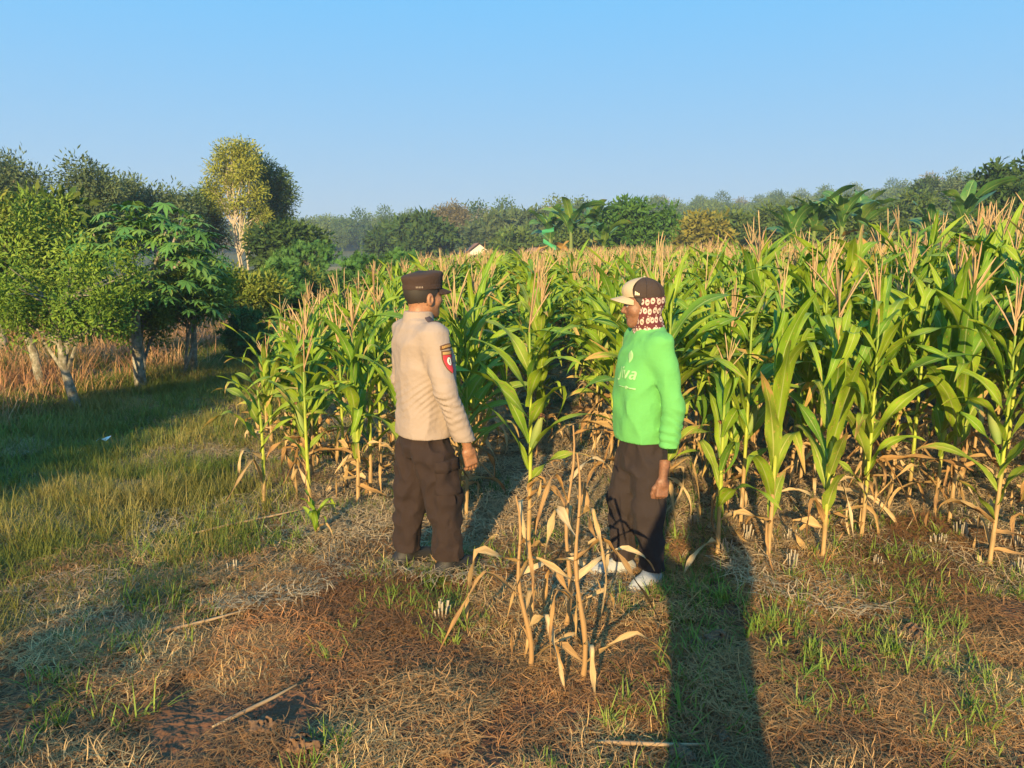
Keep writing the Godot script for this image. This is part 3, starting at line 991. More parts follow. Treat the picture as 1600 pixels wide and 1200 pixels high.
func tree(called: String, label: String, category: String, at: Vector3, h: float, trunk_h: float, tr: float, lobes: Array, n: int, cm: Mesh, cs: float, col0: Color, col1: Color, lean := Vector3.ZERO, group := "", bark: Material = null, stems := 1) -> Node3D:
	# lobes: [x, y, z, rx, ry, rz] about the base
	var o := thing(called, label, category, at, 0.0, group)
	var mb := MB.new()
	for st in stems:
		var pts := []
		var rad := []
		var off := Vector3(0, 0, 0) if st == 0 else Vector3(rf(-0.5, 0.5), 0, rf(-0.3, 0.3)) * tr * 5.0
		var kx := rf(-0.06, 0.06) * trunk_h
		for k in 9:
			var t := k / 8.0
			pts.append(off + Vector3(0, -0.08, 0) + lean * t + Vector3(kx * sin(t * 4.0), trunk_h * t, kx * 0.7 * sin(t * 5.0 + 1.0)))
			rad.append(tr * (1.0 - 0.5 * t) * (1.35 if k == 0 else rf(0.92, 1.08)) / sqrt(stems))
		mb.tube(pts, rad, 9, [Color.WHITE])
		for l in lobes:
			for q in 2:
				var c := Vector3(l[0], l[1], l[2]) + Vector3(rf(-0.4, 0.4) * float(l[3]), rf(-0.2, 0.5) * float(l[4]), rf(-0.4, 0.4) * float(l[5]))
				var s: Vector3 = pts[R.randi_range(5, 8)]
				if c.y < s.y: s = pts[3]
				mb.tube([s, s.lerp(c, 0.5) + Vector3(rf(-0.1, 0.1), 0.06, rf(-0.1, 0.1)) * (c - s).length(), c], [tr * 0.38, tr * 0.24, tr * 0.08], 5, [Color.WHITE])
	part("trunk", mb.mesh(bark if bark else M.bark), o)
	var xs := []
	var cl := []
	var vol := 0.0
	for l in lobes: vol += float(l[3]) * float(l[4])
	for l in lobes:
		var cnt := int(n * float(l[3]) * float(l[4]) / vol)
		for k in cnt:
			var d := Vector3(R.randfn(), R.randfn(), R.randfn()).normalized()
			var rr := pow(rf(0.12, 1.0), 0.42) * (1.0 + 0.28 * cn.get_noise_3dv(d * 14.0 + Vector3(l[0], l[1], l[2]) * 9.0))
			var p := Vector3(l[0], l[1], l[2]) + d * rr * Vector3(l[3], l[4], l[5])
			var b := Basis.from_euler(Vector3(rf(0, TAU), rf(0, TAU), rf(0, TAU)))
			xs.append(Transform3D(b.scaled(Vector3.ONE * cs * rf(0.7, 1.25)), p))
			cl.append(vary(col0, col1))
	var cr := copies("crown", cm, xs, cl, o)
	return o
func shoot_lobes(w: float, lo: float, hi: float, n: int) -> Array:
	var out := []
	for k in n:
		var a := k * 2.4 + rf(0, 0.8)
		var r := w * 0.5 * sqrt((k + 0.5) / n)
		var top := hi + 0.15 - (hi - lo) * rf(0.0, 0.6) - 0.25 * r
		var ry := rf(0.2, 0.34) * (hi - lo)
		out.append([cos(a) * r, maxf(top - ry, lo + ry), sin(a) * r, rf(0.13, 0.22) * w * 0.75, ry, rf(0.13, 0.22) * w * 0.75])
	return out
func round_lobes(w: float, lo: float, hi: float, n: int) -> Array:
	var out := []
	var c := (lo + hi) / 2.0
	out.append([0, c, 0, w * 0.36, (hi - lo) * 0.4, w * 0.36])
	for k in n:
		var a := k * 2.4 + rf(0, 1)
		var y := rf(lo + (hi - lo) * 0.25, hi - (hi - lo) * 0.2)
		var s := rf(0.17, 0.27)
		out.append([cos(a) * w * rf(0.22, 0.34), y, sin(a) * w * 0.28, w * s, (hi - lo) * s, w * s])
	out.append([rf(-0.1, 0.1) * w, hi - (hi - lo) * 0.2, 0, w * 0.22, (hi - lo) * 0.2, w * 0.22])
	return out
func at_px(px: float, D: float) -> Vector3:
	var x := (px - 800.0) / 1200.0 * D
	return Vector3(x, gh(x, -D), -D)
func build_trees():
	cl_fine = cluster(30, 0.2, 0.075, 0.012, 0.35).mesh(M.fol)
	cl_small = cluster(22, 0.2, 0.1, 0.016, 0.35).mesh(M.fol)
	cl_mid = cluster(22, 0.24, 0.17, 0.035, 0.3).mesh(M.fol)
	cl_wide = cluster(16, 0.26, 0.24, 0.055, 0.3).mesh(M.fol)
	var pm := MB.new()
	for k in 5:
		pm.app(palmate(0.2), Transform3D(Basis(Vector3.UP, k * 1.3) * Basis(Vector3.FORWARD, rf(-0.3, 0.3)), Vector3(rf(-0.2, 0.2), rf(-0.15, 0.15), rf(-0.2, 0.2))))
	cl_palm = pm.mesh(M.fol)
	for k in 3: palm_leaf.append(palmate(rf(0.19, 0.23)).mesh())
	var leafmats := []
	for c in [lin(0.075, 0.19, 0.05), lin(0.1, 0.23, 0.055), lin(0.15, 0.27, 0.06), lin(0.26, 0.32, 0.07)]:
		var m := foliage_mat(0.45)
		m.albedo_color = c
		leafmats.append(m)
	var fence_g := "living fence trees along the path"
	# living fence: pale mottled trunks with leafy shoots
	tree("fence_tree", "fence tree with thick pale mottled trunk nearest the dry undergrowth edge", "tree", Vector3(-4.97, gh(-4.97, -8.59), -8.59), 2.6, 1.3, 0.062,
		shoot_lobes(1.35, 0.75, 1.95, 13), 400, cl_fine, 0.8, Color(0.1, 0.19, 0.022), Color(0.2, 0.29, 0.04), Vector3(-0.1, 0, 0), fence_g)
	tree("fence_tree", "leaning pale fence trunk with green shoots behind the thickest trunk", "tree", Vector3(-6.3, gh(-6.3, -10.2), -10.2), 2.6, 1.5, 0.062,
		shoot_lobes(1.5, 0.8, 2.5, 13), 400, cl_fine, 0.95, Color(0.12, 0.22, 0.03), Color(0.26, 0.34, 0.06), Vector3(-0.5, 0, 0), fence_g)
	tree("fence_tree", "slim pale fence trunk under a low leafy crown near the cassava", "tree", Vector3(-4.7, gh(-4.7, -11.2), -11.2), 2.2, 1.1, 0.055,
		shoot_lobes(1.2, 0.75, 1.75, 11), 380, cl_fine, 1.0, Color(0.12, 0.21, 0.025), Color(0.25, 0.33, 0.05), Vector3(0.05, 0, 0), fence_g)
	tree("fence_tree", "small fence tree with yellow-green crown where the path narrows", "tree", Vector3(-4.9, gh(-4.9, -14.2), -14.2), 2.2, 1.0, 0.05,
		[[0, 0.95, 0, 0.45, 0.35, 0.4], [0.35, 1.1, 0, 0.35, 0.25, 0.3], [-0.3, 1.2, 0, 0.3, 0.25, 0.3]], 300, cl_small, 1.0, Color(0.1, 0.16, 0.025), Color(0.22, 0.25, 0.04), Vector3.ZERO, fence_g)
	tree("fence_tree", "bushy fence tree at the far end of the path", "tree", Vector3(-5.3, gh(-5.3, -17.8), -17.8), 2.2, 1.0, 0.05,
		[[0, 0.9, 0, 0.55, 0.4, 0.5], [0.5, 0.9, 0, 0.45, 0.35, 0.4]], 300, cl_small, 1.3, Color(0.06, 0.11, 0.02), Color(0.15, 0.18, 0.03), Vector3.ZERO, fence_g)
	tree("fence_tree", "bare-footed fence tree with feathery yellowish shoots at the outer end", "tree", Vector3(-6.9, gh(-6.9, -9.6), -9.6), 2.6, 1.4, 0.055,
		shoot_lobes(1.4, 0.8, 2.6, 12), 430, cl_fine, 1.0, Color(0.13, 0.18, 0.03), Color(0.25, 0.27, 0.06), Vector3(-0.2, 0, 0), fence_g)
	# the palmate-leaved tree: each large leaf a part of its own
	var pt := thing("palmate_tree", "broad tree of hand-shaped leaves on a slim pale trunk in the living fence", "tree", Vector3(-4.85, gh(-4.85, -9.9), -9.9))
	var tb := MB.new()
	tb.tube([Vector3(0, -0.08, 0), Vector3(-0.02, 0.4, 0), Vector3(0.0, 0.9, 0.02), Vector3(0.02, 1.4, 0)], [0.085, 0.065, 0.06, 0.05], 9, [Color.WHITE])
	for k in 9:
		var a := k * 2.4
		var s := Vector3(0.0, rf(0.8, 1.35), 0)
		var e := Vector3(0.25 + cos(a) * rf(0.3, 0.8), rf(1.7, 2.3), sin(a) * rf(0.2, 0.6))
		tb.tube([s, s.lerp(e, 0.5) + Vector3(cos(a) * 0.08, -0.05, 0), e], [0.028, 0.02, 0.01], 6, [Color.WHITE])
	part("trunk", tb.mesh(M.bark), pt)
	for k in 290:
		var d := Vector3(R.randfn(), R.randfn(), R.randfn()).normalized()
		if d.z < -0.3 and R.randf() < 0.6: d.z = -d.z
		var c := Vector3(0.3, 1.75, 0.1) if k % 3 else Vector3(0.85 if k % 2 else -0.25, 1.6, 0.15)
		var p := c + d * pow(rf(0.3, 1.0), 0.4) * (Vector3(0.9, 0.7, 0.65) if k % 3 else Vector3(0.45, 0.65, 0.45))
		var out := atan2(-d.z, d.x)
		var li := R.randi() % 10
		part("leaf", palm_leaf[k % 3], pt, Transform3D((Basis(Vector3.UP, out + rf(-0.6, 0.6)) * Basis(Vector3.FORWARD, rf(-0.35, 0.6))).scaled(Vector3.ONE * rf(0.7, 1.15)), p), leafmats[0 if li < 4 else 1 if li < 7 else 2 if li < 9 else 3])
	tree("fence_tree", "leafy green shoots crowding round the slim trunk below the hand-shaped leaves", "tree", Vector3(-5.05, gh(-5.05, -10.3), -10.3), 2, 0.9, 0.05,
		shoot_lobes(0.8, 0.45, 1.45, 8), 340, cl_fine, 0.85, Color(0.1, 0.18, 0.025), Color(0.2, 0.28, 0.04), Vector3.ZERO, fence_g)
	tree("twin_stem_tree", "dark thin forked stem with sparse leaves beside the slim pale trunk", "tree", Vector3(-4.75, gh(-4.75, -10.9), -10.9), 2, 1.3, 0.035,
		[[0.1, 1.4, 0, 0.4, 0.35, 0.35], [0.3, 1.1, 0, 0.3, 0.25, 0.3]], 160, cl_small, 0.9, Color(0.06, 0.11, 0.018), Color(0.12, 0.17, 0.025), Vector3(0.3, 0, 0), "", null, 2)
	# trees outside the frame, of the same fence, whose shade falls on the path
	for k in 4:
		var p: Array = [[-5.75, -3.2], [-6.1, -0.7], [-6.4, 2.2], [-7.0, 5.6]][k]
		tree("fence_tree", "leafy fence tree standing farther along the path beyond the verge", "tree", Vector3(p[0], gh(p[0], p[1]), p[1]), 2.3 + 0.4 * k, 1.3, 0.07, round_lobes(1.8 + 0.2 * k, 0.4, 2.3 + 0.4 * k, 6), 320, cl_mid, 0.9, Color(0.05, 0.1, 0.02), Color(0.11, 0.15, 0.03), Vector3.ZERO, "fence trees farther along the path")
	tree("added_shrub", "waist-high leafy bush added out of view to cast shade on the straw", "added_shrub", Vector3(-2.6, gh(-2.6, -0.3), -0.3), 1.1, 0.5, 0.02, round_lobes(0.85, 0.1, 1.15, 5), 120, cl_small, 0.7, Color(0.06, 0.11, 0.02), Color(0.12, 0.16, 0.03))  # added out of view; stands in for whatever throws the dark strip over the straw
	# cassava bushes along the far path and before the wood: px, distance, width, height, label
	for c in [[385, 12.5, 0.8, 0.85, "low cassava bush at the path edge by the slim fence trunk"], [445, 17.0, 1.3, 1.6, "upright cassava clump with paler leaves beyond the path"], [505, 19.0, 1.5, 1.3, "dark cassava bush next to the paler cassava clump"], [560, 21.0, 1.8, 1.75, "wide dark green cassava bush before the brown field"], [620, 22.0, 1.9, 1.75, "rounded cassava bush directly behind the maize corner"], [480, 26.0, 2.2, 2.1, "tall cassava thicket under the dark shade tree"]]:
		tree("cassava_bush", c[4], "bush", at_px(c[0], c[1]), c[3], c[3] * 0.5, 0.03, round_lobes(c[2], c[3] * 0.15, c[3], 5), int(220 + 60 * c[2]), cl_palm, 0.62, Color(0.045, 0.13, 0.03), Color(0.09, 0.19, 0.045), Vector3.ZERO, "cassava bushes", null, 3)
	var grey := [Color(0.07, 0.115, 0.05), Color(0.14, 0.185, 0.08)]
	var dark := [Color(0.028, 0.07, 0.018), Color(0.07, 0.12, 0.03)]
	var mid := [Color(0.05, 0.1, 0.022), Color(0.11, 0.16, 0.035)]
	var yel := [Color(0.13, 0.14, 0.025), Color(0.26, 0.23, 0.04)]
	# px, distance, top px, width m, crown bottom height, palette, cluster, count, scale, label
	var list := [
		[40, 24.0, 250, 2.4, 1.6, grey, cl_fine, 560, 1.9, "grey-green pointed tree rising behind the fence at its outer end"],
		[-30, 23.0, 285, 2.0, 1.2, grey, cl_fine, 450, 1.9, "low grey-green tree beside the pointed grey-green tree"],
		[150, 24.0, 256, 2.3, 1.6, grey, cl_fine, 560, 1.9, "grey-green forked tree behind the hand-shaped leaves"],
		[207, 27.0, 287, 2.0, 1.4, grey, cl_fine, 420, 2.0, "lower grey-green tree adjoining the forked grey-green tree"],
		[85, 14.0, 312, 1.9, 0.9, [Color(0.04, 0.09, 0.02), Color(0.13, 0.17, 0.03)], cl_wide, 420, 0.75, "dense broad-leaved tree with yellow-lit leaves behind the thick fence trunk"],
		[0, 12.5, 335, 1.5, 0.8, [Color(0.1, 0.14, 0.03), Color(0.2, 0.22, 0.06)], cl_small, 500, 1.0, "feathery pale green tree at the outer end of the fence"],
		[285, 27.0, 297, 2.0, 1.2, grey, cl_fine, 380, 2.0, "small grey-green tree behind the top of the hand-shaped leaves"],
		[328, 30.0, 298, 1.6, 1.2, mid, cl_small, 350, 1.6, "small mid-green tree beside the tall yellow tree"],
		[455, 28.0, 352, 2.6, 0.3, dark, cl_mid, 480, 1.25, "dark shade tree below the tall yellow tree"],
		[665, 62.0, 338, 5.5, 0.5, dark, cl_wide, 520, 2.0, "round dark tree standing before the hillside wood"],
		[612, 68.0, 352, 4.2, 0.5, dark, cl_wide, 400, 2.0, "smaller round dark tree joined to the round dark tree"],
		[708, 80.0, 324, 4.0, 2.5, [Color(0.12, 0.11, 0.06), Color(0.2, 0.17, 0.09)], cl_small, 420, 3.0, "brownish half-bare tree on the hillside behind the round dark tree"],
		[800, 58.0, 362, 4.0, 0.3, mid, cl_wide, 360, 1.8, "mid-green bushy tree beside the small white gables"],
		[770, 75.0, 338, 6.5, 0.5, [Color(0.05, 0.09, 0.03), Color(0.1, 0.13, 0.05)], cl_wide, 520, 2.4, "broad hazy green tree behind the small white gables"],
		[835, 80.0, 332, 6.0, 0.5, [Color(0.05, 0.09, 0.03), Color(0.1, 0.14, 0.05)], cl_wide, 520, 2.4, "tall hazy tree behind the first banana clump"],
		[990, 38.0, 317, 3.9, 0.3, [Color(0.04, 0.11, 0.02), Color(0.08, 0.17, 0.03)], cl_wide, 700, 1.1, "dense round bright green tree beside the first banana clump"],
		[1090, 46.0, 338, 3.8, 0.3, yel, cl_wide, 480, 1.3, "yellowish round bush tree behind the maize"],
		[1150, 50.0, 334, 3.6, 0.3, mid, cl_wide, 420, 1.3, "olive round bush tree beside the yellowish one"],
		[1045, 60.0, 345, 4.0, 0.3, mid, cl_wide, 400, 1.6, "plain green bush tree between the round bright tree and the yellowish bush"],
		[1225, 46.0, 322, 4.5, 0.5, mid, cl_mid, 520, 1.6, "leafy green tree just behind the start of the second banana clump"],
		[1285, 48.0, 312, 4.5, 0.5, mid, cl_mid, 520, 1.6, "leafy green tree behind the middle of the second banana clump"],
		[900, 50.0, 338, 5.0, 0.5, mid, cl_mid, 520, 1.6, "leafy green tree behind the first banana clump"],
		[1330, 40.0, 312, 4.5, 0.5, mid, cl_mid, 600, 1.6, "loose green tree behind the second banana clump"],
		[1400, 44.0, 305, 4.5, 0.5, mid, cl_mid, 560, 1.6, "loose green tree between banana clump and dark leafy tree"],
		[1432, 70.0, 284, 3.2, 3.0, dark, cl_mid, 300, 2.2, "small dark round-topped tree on the skyline"],
		[1475, 66.0, 276, 3.4, 3.0, grey, cl_small, 380, 2.6, "thin grey-green tree on the skyline beside the dark leafy tree"],
		[1545, 30.0, 262, 3.0, 0.3, dark, cl_wide, 620, 1.0, "dark glossy-leaved tree at the field end below the skyline trees"],
		[1600, 32.0, 238, 3.8, 0.3, dark, cl_wide, 760, 1.1, "tallest dark glossy-leaved tree at the field end"],
		[1680, 33.0, 225, 4.2, 0.3, dark, cl_wide, 600, 1.1, "outermost dark glossy-leaved tree at the field end"]]
	for t in list:
		var D: float = t[1]
		var at := at_px(t[0], D)
		var h := 1.8 + (390.0 - float(t[2])) / 1200.0 * D - at.y
		var pal: Array = t[5]
		tree("tree", t[9], "tree", at, h, maxf(h * 0.6, 0.8), 0.05 + h * 0.012, round_lobes(t[3], t[4], h, 8), t[7], t[6], t[8], pal[0], pal[1])
	# the tall slender tree with bare pale stems and its dark neighbour
	var ta := at_px(390, 29.0)
	tree("slender_tree", "tall slender tree with bare pale stems and yellow-green crown", "tree", ta, 5.9, 4.4, 0.07,
		[[-0.3, 5.2, 0, 0.45, 0.35, 0.5], [0.25, 5.35, 0, 0.4, 0.3, 0.5], [-0.75, 4.7, 0, 0.4, 0.3, 0.5], [0.3, 4.6, 0.2, 0.45, 0.35, 0.5], [-0.3, 4.3, 0, 0.4, 0.3, 0.4], [-1.05, 4.0, 0, 0.3, 0.25, 0.4], [0.55, 3.9, 0, 0.35, 0.3, 0.4], [0.65, 3.1, 0, 0.3, 0.25, 0.3], [-0.6, 3.4, 0.2, 0.25, 0.2, 0.3], [0.1, 3.5, 0.3, 0.25, 0.25, 0.3], [0.45, 2.3, 0.2, 0.3, 0.25, 0.3]], 430, cl_fine, 1.7, Color(0.17, 0.21, 0.03), Color(0.33, 0.34, 0.06), Vector3(-0.5, 0, 0), "", mat(lin(0.42, 0.36, 0.27), 0.85), 3)
	tree("slender_tree", "dark green slender tree leaning beside the tall yellow-green tree", "tree", at_px(424, 31.0), 5.4, 3.8, 0.09,
		[[-0.1, 4.8, 0, 0.55, 0.45, 0.5], [0.4, 4.4, 0, 0.5, 0.45, 0.5], [0.75, 3.8, 0, 0.45, 0.4, 0.4], [0.1, 3.8, 0, 0.55, 0.45, 0.5], [-0.2, 3.1, 0, 0.45, 0.4, 0.5], [0.6, 3.0, 0, 0.5, 0.4, 0.5], [0.9, 2.4, 0, 0.4, 0.3, 0.4], [0.1, 2.1, 0, 0.6, 0.5, 0.6]], 620, cl_fine, 1.8, Color(0.06, 0.11, 0.035), Color(0.12, 0.18, 0.05), Vector3(0.2, 0, 0), "", null, 2)
	build_bananas()
	build_wood()

func build_bananas():
	var stock := []
	for k in 10:
		var L := rf(1.5, 2.1)
		var mb := long_leaf(L, rf(0.4, 0.54), rf(0.9, 1.4), rf(0.5, 2.4), 0.0, 0.0, rf(-0.8, 0.8), rf(0.1, 0.3), 14, rf(-0.4, 0.4), 0.3, true)
		stock.append(mb.mesh())
	var bm := [leaf_mat(leaf_tex(Color(0.07, 0.17, 0.035), Color(0.25, 0.36, 0.12), Color(0.3, 0.2, 0.08), 0.0, 61), Color(0.4, 0.55, 0.15), 0.4), leaf_mat(leaf_tex(Color(0.15, 0.25, 0.04), Color(0.32, 0.4, 0.12), Color(0.3, 0.2, 0.08), 0.1, 62), Color(0.5, 0.6, 0.12), 0.4), leaf_mat(leaf_tex(Color(0.42, 0.25, 0.06), Color(0.4, 0.28, 0.1), Color(0.25, 0.14, 0.06), 0.3, 63), Color(0.5, 0.35, 0.1), 0.7)]
	# px, distance, pseudo-stem height, scale, label
	var list := [[858, 36.0, 2.6, 1.2, "banana plant with torn upright leaves at the end of the first clump by the gables"], [890, 34.0, 2.9, 1.3, "banana plant with brown hanging leaf in the middle of the first clump"], [922, 36.0, 3.0, 1.3, "banana plant of the first clump next to the round bright green tree"], [942, 33.0, 2.4, 1.0, "shorter banana plant in front of the round bright green tree"],
		[1228, 25.0, 2.3, 1.05, "banana plant with an orange dying leaf at the start of the second clump"], [1262, 26.0, 2.7, 1.15, "banana plant with wide drooping leaves in the second clump"], [1305, 25.0, 2.9, 1.0, "tall banana plant with upright new leaves in the second clump"], [1335, 27.0, 3.0, 1.0, "banana plant with paired upright leaves in the second clump"], [1362, 24.0, 2.1, 0.9, "low banana plant with pale yellow-green leaf in the second clump"],
		[1440, 24.0, 2.2, 0.95, "banana plant with broad level leaves below the skyline trees"], [1490, 26.0, 3.0, 1.1, "tall banana plant with one upright rounded leaf and hanging flower by dark tree"]]
	var n := 0
	for e in list:
		var o := thing("banana_plant", e[4], "banana plant", at_px(e[0], e[1]), n * 1.3)
		n += 1
		var mb := MB.new()
		var H: float = e[2]
		mb.tube([Vector3(0, -0.1, 0), Vector3(0.02, H * 0.3, 0), Vector3(0.0, H * 0.65, 0.02), Vector3(0.03, H, 0)], [0.13, 0.11, 0.09, 0.05], 9, [Color(0.16, 0.15, 0.06), Color(0.13, 0.17, 0.05), Color(0.13, 0.18, 0.05)])
		part("stem", mb.mesh(M.vc), o)
		for k in 11:
			var t := k / 10.0
			var up := -0.25 * t + 0.25
			var s := float(e[3]) * rf(0.6, 0.85)
			part("leaf", stock[(k * 3 + n) % 10], o, Transform3D((Basis(Vector3.UP, k * 2.4 + rf(-0.3, 0.3)) * Basis(Vector3.FORWARD, up + rf(-0.15, 0.3))).scaled(Vector3.ONE * s), Vector3(0.02, H * lerpf(0.8, 1.0, t), 0)), bm[0 if k % 3 else 1])
		for k in (2 if n % 2 else 1):
			part("dead_leaf", stock[(k + n * 2) % 10], o, Transform3D((Basis(Vector3.UP, k * 2.9 + n) * Basis(Vector3.FORWARD, rf(0.9, 1.7))).scaled(Vector3(0.8, 0.8, 0.5)), Vector3(0, H * 0.75, 0)), bm[2])
		if n == 11:
			var fb := MB.new()
			fb.tube([Vector3(0.05, H * 0.95, 0), Vector3(0.25, H * 0.9, 0.3), Vector3(0.3, H * 0.66, 0.4), Vector3(0.3, H * 0.6, 0.4), Vector3(0.3, H * 0.54, 0.4)], [0.03, 0.025, 0.02, 0.07, 0.01], 7, [Color(0.15, 0.16, 0.05), Color(0.15, 0.16, 0.05), Color(0.2, 0.1, 0.08), Color(0.24, 0.07, 0.07)])
			part("flower", fb.mesh(M.vc), o)
	# small houses beyond the field, only their gables and roofs clear the maize
	var walls := [mat(lin(0.62, 0.56, 0.5), 0.9), mat(lin(0.55, 0.52, 0.5), 0.9), mat(lin(0.42, 0.3, 0.22), 0.9)]
	var rm := mat(lin(0.3, 0.14, 0.08), 0.85)
	var hl := [[749, 62.0, 2.3, 0.12, 1.4, "small house with white gable end and dark porch beside it", 0], [802, 66.0, 2.0, -0.1, 1.6, "small house with white gable half hidden by leaves", 1], [850, 46.0, 2.2, 0.15, 1.0, "low hut with brown tiled roof below the banana leaves", 2]]
	for e in hl:
		var at := at_px(e[0], e[1])
		var o := thing("house", e[5], "house", at, e[3])
		var w: float = float(e[2]) / 2.0
		var eave: float = e[4]
		var ridge := eave + w * 0.75
		var l := 2.2
		var mb := MB.new()
		for s in [0.0, -2.0 * l]:
			var a := mb.add(Vector3(-w, -0.3, s)); var b := mb.add(Vector3(w, -0.3, s)); var c := mb.add(Vector3(w, eave, s)); var d := mb.add(Vector3(0, ridge, s)); var f := mb.add(Vector3(-w, eave, s))
			mb.tri(a, f, d); mb.tri(a, d, c); mb.tri(a, c, b)
		for s in [-w, w]:
			var a := mb.add(Vector3(s, -0.3, 0)); var b := mb.add(Vector3(s, -0.3, -2 * l)); var c := mb.add(Vector3(s, eave, -2 * l)); var d := mb.add(Vector3(s, eave, 0))
			mb.quad(a, b, c, d)
		part("wall", mb.mesh(walls[e[6]]), o)
		var rb := MB.new()
		for sx in [-1.0, 1.0]:
			var n0 := Vector3(sx * 0.6, 0.8, 0) * 0.06
			var p := [Vector3(0, ridge + 0.02, 0.25), Vector3(sx * (w + 0.3), eave - 0.22, 0.25), Vector3(sx * (w + 0.3), eave - 0.22, -2 * l - 0.25), Vector3(0, ridge + 0.02, -2 * l - 0.25)]
			var ids := []
			for q in p: ids.append(rb.add(q))
			for q in p: ids.append(rb.add(q + n0))
			rb.quad(ids[0], ids[1], ids[2], ids[3]); rb.quad(ids[4], ids[7], ids[6], ids[5]); rb.quad(ids[0], ids[4], ids[5], ids[1]); rb.quad(ids[1], ids[5], ids[6], ids[2]); rb.quad(ids[2], ids[6], ids[7], ids[3])
		part("roof", rb.mesh(rm), o)
		var win := BoxMesh.new()
		win.size = Vector3(0.5, 0.6, 0.06)
		part("window", win, o, Transform3D(Basis.IDENTITY, Vector3(0, eave - 0.6, 0.02)), mat(lin(0.05, 0.04, 0.04), 0.4))
	# green tarpaulins hung by the hut
	var tg := [[855, 33.0, 2.6, 0.5, 0.25, "pale green tarpaulin scrap hung high among the banana leaves"], [858, 33.0, 2.02, 0.55, -0.5, "larger pale green tarpaulin sagging over the hut roof"]]
	for e in tg:
		var mb := MB.new()
		var base := at_px(e[0], e[1])
		for j in 7:
			for i in 9:
				var u := i / 8.0 - 0.5
				var w := j / 6.0 - 0.5
				mb.add(Vector3(u * e[3], e[4] * u * 0.6 + 0.012 * sin(w * 7.0 + u * 5.0), w * 0.2) + Vector3(0, 0.17 * w, 0))
		for j in 6:
			for i in 8: mb.quad(j * 9 + i, j * 9 + i + 1, j * 9 + i + 10, j * 9 + i + 9)
		single("tarpaulin", mb.mesh(mat(lin(0.12, 0.6, 0.3), 0.5)), e[5], "tarpaulin", Transform3D(Basis.IDENTITY, base + Vector3(0, e[2], 0)))

func build_wood():
	# far wood on the rise: one mass
	var meshes := []
	for k in 4:
		var mb := MB.new()
		for q in 900:
			var d := Vector3(R.randfn(), R.randfn(), R.randfn()).normalized()
			var rr := pow(rf(0.2, 1.0), 0.4) * (1.0 + 0.5 * cn.get_noise_3dv(d * 11.0 + Vector3(k * 31, 0, 0)))
			var p := d * rr * Vector3(1.0, 0.85 + 0.35 * (k % 2), 1.0) + Vector3(0, 1.6 + 0.2 * k, 0)
			var dir := (d + Vector3(rf(-1, 1), rf(-1, 0.4), rf(-1, 1))).normalized()
			var nor := dir.cross(Vector3(R.randfn(), R.randfn(), R.randfn())).normalized()
			mb.leaflet(p, dir, nor, rf(0.13, 0.24), rf(0.04, 0.07), Color(1, 1, 1) * rf(0.7, 1.3))
		mb.tube([Vector3(0, -0.4, 0), Vector3(0.03, 0.9, 0), Vector3(0, 1.7, 0)], [0.07, 0.055, 0.03], 5, [Color(1.6, 1.1, 1.2)], false)
		meshes.append(mb.mesh(M.fol))
	var xs := [[], [], [], []]
	var cs := [[], [], [], []]
	for k in 3400:
		var px := rf(-250, 1850)
		var D := rf(0.0, 1.0)
		D = lerpf(95.0, 250.0, D)
		if px < 700 and D < 130: continue
		var x := (px - 800.0) / 1200.0 * D
		var q := R.randi() % 4
		var s := rf(1.1, 2.0)
		xs[q].append(Transform3D(Basis(Vector3.UP, rf(0, TAU)).scaled(Vector3(s, s * rf(0.85, 1.2), s)), Vector3(x, gh(x, -D) - 0.3, -D)))
		cs[q].append(vary(Color(0.05, 0.1, 0.025), Color(0.13, 0.18, 0.045)) if R.randf() < 0.96 else vary(Color(0.14, 0.13, 0.06), Color(0.2, 0.17, 0.09)))
	var o := thing("hillside_wood", "dense hazy green wood covering the low hills on the horizon", "wood")
	o.set_meta("kind", "stuff")
	for q in 4: copies("crowns", meshes[q], xs[q], cs[q], o)
	# dry field strip before the wood
	var fm := MB.new()
	for j in 7:
		for i in 13:
			var D := 44.0 + j * 5.0
			var x := (460.0 + i * 20.0 - 800.0) / 1200.0 * D
			fm.add(Vector3(x, gh(x, -D) + 0.12, -D), Vector2.ZERO, Color(0.36, 0.28, 0.11))
	for j in 6:
		for i in 12: fm.quad(j * 13 + i, j * 13 + i + 1, j * 13 + i + 14, j * 13 + i + 13)
	var f := part("field", fm.mesh(M.soil), self)
	f.set_meta("kind", "structure")

# ------------------------------------------------------------------ people
func drape(f, o: Vector3, right: Vector3, up: Vector3, inward: Vector3, x: float, y: float, off: float) -> Vector3:
	var p := o + right * x + up * y - inward * 0.12
	for k in 24:
		var d: float = f.d(p) - off
		if d < 0.0005: break
		p += inward * d * 0.8
	return p
func patch(f, o: Vector3, right: Vector3, up: Vector3, inward: Vector3, w: float, h: float, off: float, outline: Callable, nu := 12, nv := 14) -> MB:
	# sheet on the cloth's surface; outline(v) gives the share of the half width at height v (0 top .. 1 foot)
	var mb := MB.new()
	for j in nv + 1:
		var v := float(j) / nv
		var hw: float = outline.call(v)
		for i in nu + 1:
			var u := float(i) / nu * 2.0 - 1.0
			var dip := 0.0
			var edge := i == 0 or j == 0 or i == nu or j == nv
			if i == 1: u = -1.0
			if i == nu - 1: u = 1.0
			var vv := 0.0 if j == 1 else (1.0 if j == nv - 1 else v)
			if j == 1 or j == nv - 1: hw = outline.call(vv)
			mb.add(drape(f, o, right, up, inward, u * hw * w * 0.5, (0.5 - vv) * h + dip, off if not edge else -0.002), Vector2(u * hw * 0.5 + 0.5, vv))
	for j in nv:
		for i in nu:
			var a := j * (nu + 1) + i
			mb.quad(a, a + 1, a + nu + 2, a + nu + 1)
	return mb
